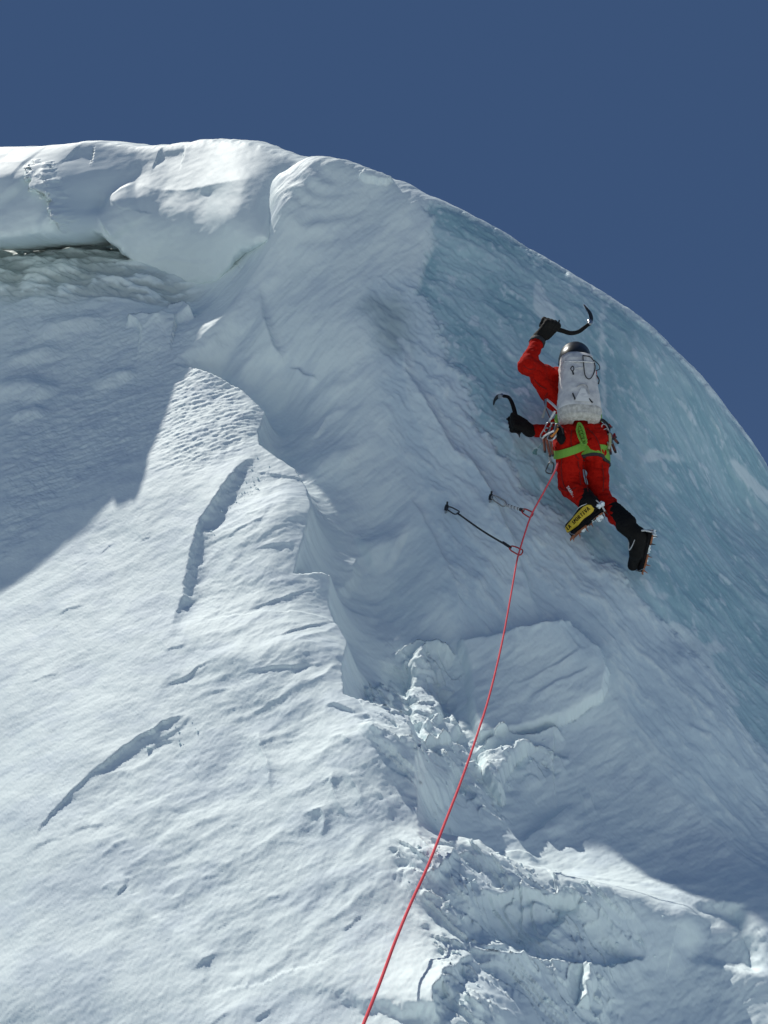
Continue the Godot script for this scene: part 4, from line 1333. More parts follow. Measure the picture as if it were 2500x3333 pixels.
func make_screw(base: Vector3, dir: Vector3, label: String, group: String, long := 0.15, in_wall := false) -> Node3D:
	# an ice screw: threaded tube, hanger with eye, crank knob
	var t := thing("ice_screw", base, label, "ice screw", group)
	var d := dir.normalized()
	var q := Quaternion(Vector3.RIGHT, d) if d.dot(Vector3.RIGHT) > -0.999 else Quaternion(Vector3.UP, PI)
	t.quaternion = q
	put("tube", tube(PackedVector3Array([Vector3(0, 0, 0), Vector3(long, 0, 0)]), 0.0088, 10), M.screw if not in_wall else M.steel, t)
	var th := PackedVector3Array()
	for k in 60:
		th.append(Vector3(long * (0.35 + 0.62 * k / 59.0), cos(k * 0.9) * 0.0095, sin(k * 0.9) * 0.0095))
	put("thread", tube(th, 0.0013, 4), M.dark_steel, t)
	put("tip", tube(PackedVector3Array([Vector3(long, 0, 0), Vector3(long + 0.012, 0, 0)]), [0.0095, 0.007], 10), M.dark_steel, t)
	put("hanger", tube(PackedVector3Array([Vector3(-0.004, -0.012, 0), Vector3(-0.004, 0.02, 0), Vector3(-0.002, 0.046, 0)]), [0.012, 0.015, 0.011], 8, false, 0.25, Vector3.RIGHT), M.dark_steel, t)
	put("crank_knob", tube(PackedVector3Array([Vector3(-0.006, 0.04, 0), Vector3(-0.034, 0.04, 0)]), [0.006, 0.0075], 8), M.alu_red if not in_wall else M.dark_steel, t)
	return t

func make_quickdraw(a: Vector3, b: Vector3, c: Vector3, e: Vector3, face: Vector3, label: String, top_m: Material, sling_m: Material, low_m: Material, rad: float, sag: float, banded := false) -> Node3D:
	# top carabiner a-b, sling b-c, lower carabiner c-e
	var t := thing("quickdraw", a, label, "quickdraw", "quickdraws clipped to the rope")
	var o := put("top_carabiner", carabiner_mesh((b - a).length() + 0.012), top_m, t)
	along(o, a - t.position, b - t.position, face)
	var mid := (b + c) * 0.5 + Vector3(0, -sag, 0)
	var path := smooth_path([b, mid, c], 10)
	var s := put_at("sling", tube(path, rad, 8, false, 0.6), sling_m, t)
	if banded:
		for k in 6:
			var f := int(lerpf(3, path.size() - 4, k / 5.0))
			put("black_band", tube(PackedVector3Array([path[f], path[f].lerp(path[f + 1], 0.45)]), rad * 1.12, 8, false, 0.62), M.black_web, s)
	put_at("stitched_end", tube(PackedVector3Array([c.lerp(b, 0.14), c]), rad * 1.25, 8), M.black_web, t)
	var o2 := put("rope_carabiner", carabiner_mesh((e - c).length() + 0.012), low_m, t)
	along(o2, c - t.position, e - t.position, face)
	return t

func make_tool(called_label: String, shaft: Array, head: Vector3, pick: Array, grip: Vector3, flat: Vector3) -> Node3D:
	var t := thing("ice_axe", shaft[0], called_label, "ice axe", "ice axes of the climber")
	put_at("shaft", tube(smooth_path(shaft, 8), [0.0155, 0.0165, 0.0155, 0.0145, 0.013], 10, false, 0.75, flat), M.leather, t)
	put_at("spike", tube(PackedVector3Array([shaft[0], shaft[0] + (shaft[0] - shaft[1]).normalized() * 0.035]), [0.010, 0.002], 6), M.dark_steel, t)
	var n := shaft.size()
	put_at("head", tube(PackedVector3Array([shaft[n - 1].lerp(shaft[n - 2], 0.12), head.lerp(shaft[n - 1], 0.4), head, head.lerp(pick[1], 0.35)]), [0.015, 0.019, 0.021, 0.014], 8, false, 0.5, flat), M.steel, t)
	put_at("pick", tube(smooth_path(pick, 6), [0.017, 0.0165, 0.014, 0.010, 0.003], 6, false, 0.28, flat), M.dark_steel, t)
	put_at("hammer", tube(PackedVector3Array([head, head + (head - pick[1]).normalized() * 0.035]), [0.012, 0.015], 8), M.steel, t)
	put_at("grip_rest", tube(PackedVector3Array([grip, grip + flat.cross((shaft[1] - shaft[0]).normalized()).normalized() * 0.042]), [0.009, 0.005], 6), M.leather, t)
	return t

func make_glove(parent: Node3D, wrist: Vector3, grip: Vector3, axis: Vector3) -> MeshInstance3D:
	var a := axis.normalized()
	var e := grip - wrist
	e = (e - a * e.dot(a)).normalized()
	var s := a.cross(e)
	if s.z < 0.0:
		s = -s
	var bones := []
	var heel := wrist.lerp(grip, 0.35) + s * 0.012
	bones.append([wrist - (grip - wrist).normalized() * 0.012, 0.046, wrist, 0.046])
	bones.append([wrist, 0.046, heel, 0.044])
	for i in 4:
		var off := a * ((i - 1.5) * 0.030)
		var kn := grip + off + e * (0.030 - 0.004 * absf(i - 1.3)) + s * 0.026
		var mid := grip + off * 1.05 + e * 0.040 - s * 0.020
		var tip := grip + off * 1.05 - e * (0.004 + 0.004 * i) - s * (0.036 - 0.002 * i)
		bones.append([heel + off * 0.6, 0.033, kn, 0.024])
		bones.append([kn, 0.0215, mid, 0.0195])
		bones.append([mid, 0.019, tip, 0.016])
	var tb := heel + a * 0.036 - s * 0.012
	bones.append([heel + a * 0.02, 0.028, tb, 0.022])
	bones.append([tb, 0.020, grip + a * 0.060 - e * 0.004 - s * 0.030, 0.0150])
	return put_at("glove", bone_mesh(bones, 0.0055, 0.008, 0.003, 40.0, 8), M.leather, parent)

func make_boot(climber: Node3D, heel: Vector3, mid: Vector3, toe: Vector3, shaft_low: Vector3, shaft_top: Vector3, down_guess: Vector3) -> Dictionary:
	var f := (toe - heel).normalized()
	var d := (down_guess - f * down_guess.dot(f)).normalized()
	var side := d.cross(f)
	var bones := [[heel, 0.044, mid, 0.043], [mid, 0.044, toe, 0.036], [shaft_low, 0.054, shaft_top, 0.060], [heel.lerp(mid, 0.3), 0.046, shaft_low, 0.052], [mid, 0.044, shaft_low.lerp(mid, 0.3), 0.05]]
	var boot := put_at("boot", bone_mesh(bones, 0.009, 0.02, 0.003, 30.0, 9), M.leather, climber)
	# sole: a thick flat slab following the foot
	var v := PackedVector3Array()
	var idx := PackedInt32Array()
	var outline := [[-0.045, 0.022], [-0.052, 0.0], [-0.045, -0.022], [0.03, -0.036], [0.12, -0.040], [0.20, -0.047], [0.255, -0.036], [0.28, 0.0], [0.255, 0.036], [0.20, 0.044], [0.12, 0.036], [0.03, 0.036]]
	var length := (toe - heel).length() + 0.04
	for lay in 2:
		for p in outline:
			v.append(heel + f * (p[0] * length / 0.28) + side * p[1] + d * (0.034 + 0.024 * lay))
	var n := outline.size()
	for i in n:
		var j := (i + 1) % n
		idx.append_array(PackedInt32Array([i, j, n + i, j, n + j, n + i]))
	for lay in 2:
		v.append(heel + f * 0.12 + d * (0.034 + 0.024 * lay))
		for i in n:
			var j := (i + 1) % n
			if lay == 0:
				idx.append_array(PackedInt32Array([v.size() - 1, j, i]))
			else:
				idx.append_array(PackedInt32Array([v.size() - 1, n + i, n + j]))
	put("sole", mesh_of(v, idx), M.black, boot)
	return {"boot": boot, "bones": bones, "f": f, "d": d, "side": side, "heel": heel, "length": length}

func make_crampon(b: Dictionary, label: String, clumps: Array) -> Node3D:
	var o: Vector3 = b.heel + b.d * 0.064
	var t := thing("crampon", o, label, "crampon", "crampons strapped under the boots")
	var f: Vector3 = b.f
	var d: Vector3 = b.d
	var s: Vector3 = b.side
	var k: float = b.length / 0.28 * 0.9
	for w in [-1, 1]:
		put("front_rail", tube(PackedVector3Array([f * (0.12 * k) + s * (0.034 * w), f * (0.20 * k) + s * (0.046 * w), f * (0.29 * k) + s * (0.03 * w)]), 0.0065, 6), M.copper, t)
		put("heel_rail", tube(PackedVector3Array([f * (-0.045 * k) + s * (0.022 * w), f * (0.03 * k) + s * (0.034 * w)]), 0.0065, 6), M.copper, t)
	put("linking_bar", tube(PackedVector3Array([f * (0.02 * k), f * (0.15 * k)]), 0.012, 6, false, 0.3, d), M.dark_steel, t)
	put("cross_bar", tube(PackedVector3Array([f * (0.2 * k) - s * 0.046, f * (0.2 * k) + s * 0.046]), 0.008, 6), M.copper, t)
	put("cross_bar", tube(PackedVector3Array([f * (0.02 * k) - s * 0.03, f * (0.02 * k) + s * 0.03]), 0.008, 6), M.copper, t)
	for w in [-1, 1]:
		for q in [[-0.04, 0.022, 0.0, 0.034], [0.02, 0.034, 0.0, 0.032], [0.13, 0.036, 0.2, 0.03], [0.20, 0.047, 0.1, 0.034], [0.265, 0.036, 0.6, 0.038]]:
			var a: Vector3 = f * (q[0] * k) + s * (q[1] * w)
			var dir: Vector3 = (d + f * q[2] + s * (0.18 * w)).normalized()
			put("point", tube(PackedVector3Array([a - dir * 0.004, a + dir * q[3]]), [0.0085, 0.0015], 5, false, 0.5, f), M.copper if q[0] > 0.1 else M.dark_steel, t)
		put("front_point", tube(PackedVector3Array([f * (0.27 * k) + s * (0.02 * w), f * (0.315 * k) + s * (0.02 * w) + d * 0.004, f * (0.33 * k) + s * (0.018 * w) + d * 0.012]), [0.008, 0.007, 0.0015], 5, false, 0.5, s), M.copper, t)
	put("toe_bail", tube(smooth_path([f * (0.24 * k) + s * 0.044, f * (0.285 * k) + s * 0.03 - d * 0.035, f * (0.295 * k) - d * 0.042, f * (0.285 * k) - s * 0.03 - d * 0.035, f * (0.24 * k) - s * 0.044], 5), 0.003, 6), M.steel, t)
	put("heel_lever", tube(PackedVector3Array([f * (-0.055 * k), f * (-0.062 * k) - d * 0.05, f * (-0.05 * k) - d * 0.09]), [0.009, 0.008, 0.006], 6, false, 0.5, f), M.white_web, t)
	put("ankle_strap", tube(smooth_path([f * (-0.05 * k) - d * 0.09, f * 0.02 - d * 0.115 + s * 0.058, f * 0.09 - d * 0.12 + s * 0.03, f * 0.1 - d * 0.12 - s * 0.02, f * 0.03 - d * 0.115 - s * 0.058, f * (-0.05 * k) - d * 0.09], 5), 0.006, 6, false, 0.4, d), M.white_web, t)
	for c in clumps:
		var bones := []
		var rng := RandomNumberGenerator.new()
		rng.seed = int(c[0] * 1000.0) + 7
		for q in 5:
			var p: Vector3 = f * (c[0] * k + rng.randf_range(-0.02, 0.02)) + s * (c[1] + rng.randf_range(-0.02, 0.02)) + d * (c[2] + rng.randf_range(-0.012, 0.012))
			bones.append([p, c[3] * rng.randf_range(0.6, 1.1), p + s * 0.01, c[3] * rng.randf_range(0.5, 0.9)])
		put("snow_clump", bone_mesh(bones, 0.005, 0.008, 0.010, 45.0, 4), M.clump, t)
	return t

# ---------------------------------------------------------------- the climber and everything carried
func build_objects():
	make_materials()
	var base := Vector3(1.428, 4.578, -5.729)
	var person := thing("person", base, "climber in a red suit and black helmet kicking up the blue ice wall", "person")
	var B := []
	# torso
	B.append([Vector3(1.253, 5.333, -5.466), 0.120, Vector3(1.396, 5.328, -5.469), 0.120])
	B.append([Vector3(1.227, 5.286, -5.424), 0.098, Vector3(1.239, 5.246, -5.447), 0.095])
	B.append([Vector3(1.396, 5.275, -5.430), 0.098, Vector3(1.396, 5.238, -5.451), 0.095])
	B.append([Vector3(1.329, 5.358, -5.474), 0.135, Vector3(1.326, 5.513, -5.478), 0.125])
	B.append([Vector3(1.276, 5.499, -5.485), 0.105, Vector3(1.370, 5.499, -5.485), 0.105])
	B.append([Vector3(1.326, 5.513, -5.478), 0.125, Vector3(1.307, 5.723, -5.471), 0.135])
	B.append([Vector3(1.231, 5.710, -5.479), 0.115, Vector3(1.371, 5.710, -5.479), 0.112])
	B.append([Vector3(1.307, 5.723, -5.471), 0.130, Vector3(1.325, 5.852, -5.466), 0.095])
	B.append([Vector3(1.182, 5.829, -5.468), 0.078, Vector3(1.411, 5.850, -5.479), 0.078])
	B.append([Vector3(1.329, 5.876, -5.476), 0.066, Vector3(1.336, 5.961, -5.449), 0.062])
	# left arm, raised
	B.append([Vector3(1.167, 5.823, -5.460), 0.080, Vector3(0.964, 5.775, -5.257), 0.060])
	B.append([Vector3(1.185, 5.636, -5.476), 0.072, Vector3(1.061, 5.738, -5.371), 0.062])
	B.append([Vector3(0.964, 5.775, -5.257), 0.060, Vector3(1.056, 6.001, -5.277), 0.048])
	# right arm, crossing before the body to the low axe
	B.append([Vector3(1.413, 5.856, -5.487), 0.076, Vector3(1.403, 5.745, -5.678), 0.062])
	B.append([Vector3(1.403, 5.745, -5.678), 0.060, Vector3(1.176, 5.562, -5.715), 0.054])
	B.append([Vector3(1.176, 5.562, -5.715), 0.054, Vector3(1.031, 5.545, -5.690), 0.047])
	# left leg, bent towards the ice
	B.append([Vector3(1.230, 5.257, -5.463), 0.098, Vector3(1.253, 5.061, -5.623), 0.085])
	B.append([Vector3(1.253, 5.061, -5.623), 0.085, Vector3(1.308, 4.888, -5.538), 0.066])
	# right leg, stretched down to the right
	B.append([Vector3(1.427, 5.294, -5.535), 0.090, Vector3(1.432, 4.950, -5.594), 0.066])
	B.append([Vector3(1.432, 4.950, -5.594), 0.066, Vector3(1.542, 4.661, -5.473), 0.062])
	var body := put_at("suit", bone_mesh(B, 0.0105, 0.028, 0.013, 7.0, 5), M.suit, person)
	body.set_meta("label", "red one-piece climbing suit")
	# head under the helmet
	var H := [[Vector3(1.336, 5.973, -5.443), 0.085, Vector3(1.345, 6.020, -5.450), 0.088], [Vector3(1.359, 6.047, -5.515), 0.022, Vector3(1.363, 6.046, -5.539), 0.014], [Vector3(1.353, 5.991, -5.513), 0.045, Vector3(1.353, 5.977, -5.521), 0.04]]
	put_at("head", bone_mesh(H, 0.011, 0.02), M.skin, person)
	var hel := [[Vector3(1.336, 5.978, -5.440), 0.108, Vector3(1.347, 6.018, -5.463), 0.108], [Vector3(1.333, 5.943, -5.437), 0.103, Vector3(1.333, 5.926, -5.447), 0.09]]
	var helmet := put_at("helmet", bone_mesh(hel, 0.010, 0.03), M.helmet, person)
	put("chin_strap", tube(smooth_path([Vector3(1.222, 5.940, -5.439), Vector3(1.249, 5.911, -5.479), Vector3(1.304, 5.919, -5.531)], 5), 0.006, 6, false, 0.5), M.black_web, helmet)
	# gloves
	var up_grip := Vector3(1.144, 6.106, -5.250)
	var up_axis := Vector3(1.245, 6.121, -5.311) - Vector3(1.103, 6.101, -5.230)
	make_glove(person, Vector3(1.072, 6.036, -5.279), up_grip, up_axis)
	var low_grip := Vector3(0.938, 5.610, -5.687)
	var low_axis := Vector3(0.928, 5.710, -5.687) - Vector3(0.944, 5.520, -5.681)
	make_glove(person, Vector3(1.015, 5.548, -5.688), low_grip, low_axis)
	# cuffs
	put_at("cuff", strap(B, 0.028, Vector3(1.053, 5.995, -5.280), Vector3(1.056, 6.001, -5.277) - Vector3(0.964, 5.775, -5.257), 0.03, 0.004, 0.12), M.black_web, person)
	# suit seams
	var seams := [[Vector3(1.285, 5.175, -5.095),Vector3(1.326, 5.145, -5.113),Vector3(1.361, 5.094, -5.142),Vector3(1.379, 5.031, -5.178)], [Vector3(1.186, 5.165, -5.101),Vector3(1.180, 5.107, -5.134),Vector3(1.192, 5.044, -5.171),Vector3(1.233, 4.998, -5.197)], [Vector3(1.262, 4.968, -5.215),Vector3(1.280, 4.892, -5.258),Vector3(1.291, 4.816, -5.302),Vector3(1.315, 4.753, -5.339)], [Vector3(1.122, 5.006, -5.193),Vector3(1.116, 4.943, -5.229),Vector3(1.128, 4.867, -5.273),Vector3(1.157, 4.811, -5.305)], [Vector3(1.227, 4.988, -5.203),Vector3(1.239, 4.917, -5.244),Vector3(1.245, 4.854, -5.280)], [Vector3(1.023, 5.398, -4.967),Vector3(0.999, 5.347, -4.996),Vector3(1.040, 5.271, -5.040)], [Vector3(0.935, 5.473, -4.923),Vector3(0.964, 5.443, -4.940),Vector3(1.017, 5.418, -4.955)], [Vector3(0.865, 5.544, -4.882),Vector3(0.906, 5.524, -4.894),Vector3(0.935, 5.529, -4.891)], [Vector3(1.388, 4.968, -5.215),Vector3(1.396, 4.892, -5.258),Vector3(1.391, 4.816, -5.302)], [Vector3(1.099, 4.842, -5.288),Vector3(1.145, 4.821, -5.299),Vector3(1.210, 4.836, -5.291)]]
	for s in seams:
		var line := []
		for q in s:
			line.append(on_bones(B, 0.028, q))
		put_at("seam", tube(smooth_path(line, 6), 0.0032, 5), M.seam, person)
	# boots, gaiter
	var lb := make_boot(person, Vector3(1.358, 4.806, -5.493), Vector3(1.293, 4.788, -5.595), Vector3(1.235, 4.775, -5.696), Vector3(1.341, 4.837, -5.498), Vector3(1.318, 4.917, -5.544), Vector3(0.75, -0.55, 0.35))
	var rb := make_boot(person, Vector3(1.618, 4.564, -5.448), Vector3(1.615, 4.520, -5.566), Vector3(1.612, 4.484, -5.690), Vector3(1.597, 4.578, -5.451), Vector3(1.534, 4.659, -5.463), Vector3(0.9, 0.05, 0.5))
	put_at("gaiter_panel", bone_mesh([[Vector3(1.481, 4.816, -5.522), 0.046, Vector3(1.540, 4.656, -5.441), 0.054], [Vector3(1.505, 4.821, -5.519), 0.036, Vector3(1.565, 4.669, -5.439), 0.040]], 0.010, 0.02, 0.006, 18.0, 6), M.black, person)
	put_at("gaiter_cuff", bone_mesh([[Vector3(1.315, 4.881, -5.531), 0.058, Vector3(1.327, 4.850, -5.514), 0.060]], 0.010, 0.02, 0.006, 18.0, 6), M.black, person)
	# yellow side panel with the maker's lettering
	var fx: Vector3 = -lb.f
	var fy: Vector3 = -lb.d
	var yo: Vector3 = lb.heel + lb.f * 0.10
	var panel := put_at("side_panel", panel_mesh(lb.bones, 0.02, yo, fx, fy, [[-0.185, -0.018, -0.008], [-0.175, -0.024, 0.008], [-0.12, -0.026, 0.020], [-0.05, -0.030, 0.031], [0.02, -0.020, 0.038], [0.07, -0.025, 0.041], [0.105, -0.022, 0.034], [0.122, -0.012, 0.018]], 0.003), M.yellow, person)
	panel.set_meta("label", "yellow boot side with black lettering")
	var sf := SystemFont.new()
	sf.font_names = PackedStringArray(["Droid Sans"])
	sf.font_weight = 700
	var ez := fx.cross(fy).normalized()
	var word := "LA SPORTIVA"
	for k in word.length():
		if word[k] == " ":
			continue
		var tm := TextMesh.new()
		tm.text = word[k]
		tm.font_size = 26
		tm.pixel_size = 0.0012
		tm.depth = 0.004
		tm.font = sf
		var x := -0.135 + 0.0228 * k
		var y := 0.004 + 0.05 * (x + 0.02)
		var l := put("letter", tm, M.black, panel)
		var c := pressed(lb.bones, 0.02, yo, fx, fy, x, y, 0.004)
		var rx := (pressed(lb.bones, 0.02, yo, fx, fy, x + 0.01, y, 0.004) - c).normalized()
		var nz := rx.cross((pressed(lb.bones, 0.02, yo, fx, fy, x, y + 0.008, 0.004) - c).normalized()).normalized()
		l.basis = Basis(rx, nz.cross(rx), nz)
		l.position = c
	make_crampon(lb, "crampon with orange points under the yellow-sided boot", [[-0.045, 0.0, -0.05, 0.022], [-0.01, 0.0, 0.006, 0.026], [0.06, 0.01, 0.002, 0.014], [0.17, 0.0, 0.002, 0.014]])
	make_crampon(rb, "snow-clogged crampon under the lower black boot", [[-0.02, 0.0, 0.0, 0.02], [0.06, 0.0, 0.0, 0.020], [0.14, 0.0, 0.0, 0.022], [0.2, 0.0, 0.002, 0.016]])
	# harness
	var harness := put_at("harness_belt", strap(B, 0.028, Vector3(1.330, 5.485, -5.482), Vector3(1.326, 5.513, -5.478) - Vector3(1.329, 5.358, -5.474), 0.055, 0.007, 0.30), M.green, person)
	put_at("leg_loop", strap(B, 0.028, Vector3(1.230, 5.244, -5.471), Vector3(1.253, 5.061, -5.623) - Vector3(1.230, 5.257, -5.463), 0.055, 0.006, 0.125, 0.03), M.green, person)
	put_at("leg_loop", strap(B, 0.028, Vector3(1.426, 5.212, -5.547), Vector3(1.432, 4.950, -5.594) - Vector3(1.427, 5.294, -5.535), 0.055, 0.006, 0.175, -0.012), M.green, person)
	put_at("leg_loop_edge", strap(B, 0.028, Vector3(1.427, 5.180, -5.554), Vector3(1.432, 4.950, -5.594) - Vector3(1.427, 5.294, -5.535), 0.012, 0.008, 0.175, -0.012), M.black_web, person)
	# white print on the thigh
	var pt := TextMesh.new()
	pt.text = "TAMOT"
	pt.font_size = 24
	pt.pixel_size = 0.0011
	pt.depth = 0.003
	pt.font = sf
	var pr := put("print", pt, M.print, person)
	var px := (Vector3(1.266, 4.966, -5.620) - Vector3(1.231, 5.032, -5.616)).normalized()
	var pz := (Vector3(0, -0.35, 1)).normalized()
	pz = (pz - px * pz.dot(px)).normalized()
	pr.basis = Basis(px, pz.cross(px), pz)
	var pc: Vector3 = Vector3(1.215, 4.915, -5.476)
	var step := (pc - Vector3(0, 1.6, 0)).normalized()
	for k in 120:
		if bone_distance(B, pc, 0.028) < 0.004:
			break
		pc += step * 0.003
	pr.position = pc - base
	build_pack()
	build_gear(B)
	build_rope()

func build_pack():
	var o := Vector3(1.297, 5.394, -5.338)
	var t := thing("backpack", o, "dirty white roll-top backpack on the climber's back", "backpack")
	var up := (Vector3(1.330, 5.867, -5.296) - Vector3(1.309, 5.394, -5.338)).normalized()
	var right := (Vector3.RIGHT - up * up.x).normalized()
	var out := right.cross(up)
	if out.z < 0.0:
		out = -out
	# cross-sections: height, half width, half depth, sideways shift
	var secs := [[-0.035, 0.05, 0.04, 0.0], [-0.03, 0.10, 0.075, 0.0], [-0.012, 0.132, 0.102, 0.0], [0.03, 0.143, 0.115, 0.0], [0.10, 0.143, 0.118, -0.002], [0.18, 0.133, 0.112, -0.002], [0.28, 0.126, 0.105, 0.0], [0.37, 0.122, 0.10, 0.0], [0.43, 0.117, 0.092, 0.0], [0.47, 0.105, 0.078, -0.004], [0.492, 0.08, 0.058, -0.008], [0.50, 0.03, 0.02, -0.01]]
	var v := PackedVector3Array()
	var idx := PackedInt32Array()
	var nn := noise(41, 4, 0.55)
	var sides := 40
	var path := []
	for i in secs.size() - 1:
		for k in 5:
			var f := k / 5.0
			path.append([lerpf(secs[i][0], secs[i + 1][0], f), lerpf(secs[i][1], secs[i + 1][1], f), lerpf(secs[i][2], secs[i + 1][2], f), lerpf(secs[i][3], secs[i + 1][3], f)])
	path.append(secs[secs.size() - 1])
	for s in path:
		for q in sides:
			var a := TAU * q / sides
			var c := cos(a)
			var d := sin(a)
			var x: float = signf(c) * pow(absf(c), 0.62) * s[1]
			var y: float = signf(d) * pow(absf(d), 0.72) * s[2]
			var p: Vector3 = right * (x + s[3]) + out * y + up * s[0]
			var w := 0.010 * nn.get_noise_3d(p.x * 9.0, p.y * 16.0, p.z * 9.0) + 0.004 * nn.get_noise_3d(p.x * 30.0, p.y * 30.0, p.z * 30.0)
			v.append(p + (right * c + out * d) * w)
	var low := PackedInt32Array()
	for i in path.size() - 1:
		for q in sides:
			var a := i * sides + q
			var b := i * sides + (q + 1) % sides
			if path[i][0] < 0.035:
				low.append_array(PackedInt32Array([a, a + sides, b, b, a + sides, b + sides]))
			else:
				idx.append_array(PackedInt32Array([a, a + sides, b, b, a + sides, b + sides]))
	var bag := put("bag", mesh_of(v, idx), M.pack, t)
	put("base", mesh_of(v, low), M.packdirt, t)
	bag.set_meta("label", "white laminate pack bag with scuffs")
	# what lies on the back of the bag: (x, height) on the outer face
	var face := func(x: float, h: float, lift := 0.004) -> Vector3:
		var w := 0.12
		var dd := 0.1
		for i in path.size() - 1:
			if path[i][0] <= h and path[i + 1][0] >= h:
				w = path[i][1]
				dd = path[i][2]
		var c := clampf(x / w, -0.98, 0.98)
		var ang := acos(signf(c) * pow(absf(c), 1.0 / 0.62))
		return right * x + up * h + out * (pow(sin(ang), 0.72) * dd + lift)
	var tri := PackedVector3Array()
	for p in [[-0.052, 0.065], [0.050, 0.062], [0.022, 0.16], [-0.006, 0.165]]:
		tri.append(face.call(p[0], p[1], 0.006))
	put("patch", mesh_of(tri, PackedInt32Array([0, 2, 1, 0, 3, 2])), M.packlight, t)
	put("holster_tab", tube(PackedVector3Array([face.call(-0.062, 0.125), face.call(-0.048, 0.075)]), 0.006, 6, false, 0.5), M.black_web, t)
	put("holster_tab", tube(PackedVector3Array([face.call(0.042, 0.085), face.call(0.066, 0.058)]), 0.006, 6, false, 0.5), M.black_web, t)
	put("holster_seam", tube(smooth_path([face.call(-0.03, 0.175), face.call(0.0, 0.195), face.call(0.035, 0.185), face.call(0.045, 0.12)], 4), 0.003, 5), M.packdirt, t)
	put("cord_loop", tube(smooth_path([face.call(-0.066, 0.325), face.call(-0.052, 0.345), face.call(-0.044, 0.32), face.call(-0.056, 0.305), face.call(-0.066, 0.325)], 5), 0.0032, 6), M.black_web, t)
	put("cord_toggle", tube(PackedVector3Array([face.call(-0.055, 0.307), face.call(-0.05, 0.278)]), [0.004, 0.006], 6), M.black_web, t)
	put("drawcord", tube(smooth_path([face.call(0.022, 0.44), face.call(0.022, 0.36), face.call(0.028, 0.27), face.call(0.055, 0.245), face.call(0.085, 0.29), face.call(0.104, 0.36), face.call(0.095, 0.41), face.call(0.07, 0.435), face.call(0.022, 0.44)], 6), 0.0034, 6), M.black_web, t)
	put("top_strap", tube(smooth_path([face.call(0.10, 0.42), face.call(0.115, 0.40) + right * 0.02, face.call(0.115, 0.36) + right * 0.022, face.call(0.112, 0.34)], 5), 0.003, 6), M.black_web, t)
	put("compression_strap", tube(smooth_path([face.call(0.112, 0.30), face.call(0.119, 0.27) + right * 0.01, face.call(0.121, 0.235)], 5), 0.005, 6, false, 0.4, out), M.black_web, t)
	put("fold", tube(smooth_path([face.call(-0.10, 0.40), face.call(-0.03, 0.385), face.call(0.03, 0.385), face.call(0.10, 0.40)], 6), 0.005, 6), M.pack, t)
	put("fold", tube(smooth_path([face.call(-0.11, 0.345), face.call(-0.02, 0.33), face.call(0.015, 0.34)], 6), 0.004, 6), M.pack, t)
	put_at("hip_strap", tube(smooth_path([Vector3(1.152, 5.450, -5.306), Vector3(1.123, 5.518, -5.336), Vector3(1.099, 5.592, -5.385)], 5), 0.011, 6, false, 0.25, Vector3(0, 0, 1)), M.white_web, t)
	put_at("strap_tail", tube(smooth_path([Vector3(1.092, 5.580, -5.369), Vector3(1.086, 5.520, -5.381), Vector3(1.067, 5.458, -5.417)], 5), 0.009, 6, false, 0.25, Vector3(0, 0, 1)), M.alu_grey, t)
	put_at("strap_tail", tube(smooth_path([Vector3(1.134, 5.439, -5.312), Vector3(1.116, 5.419, -5.347), Vector3(1.101, 5.404, -5.379)], 5), 0.008, 6, false, 0.25, Vector3(0, 0, 1)), M.white_web, t)

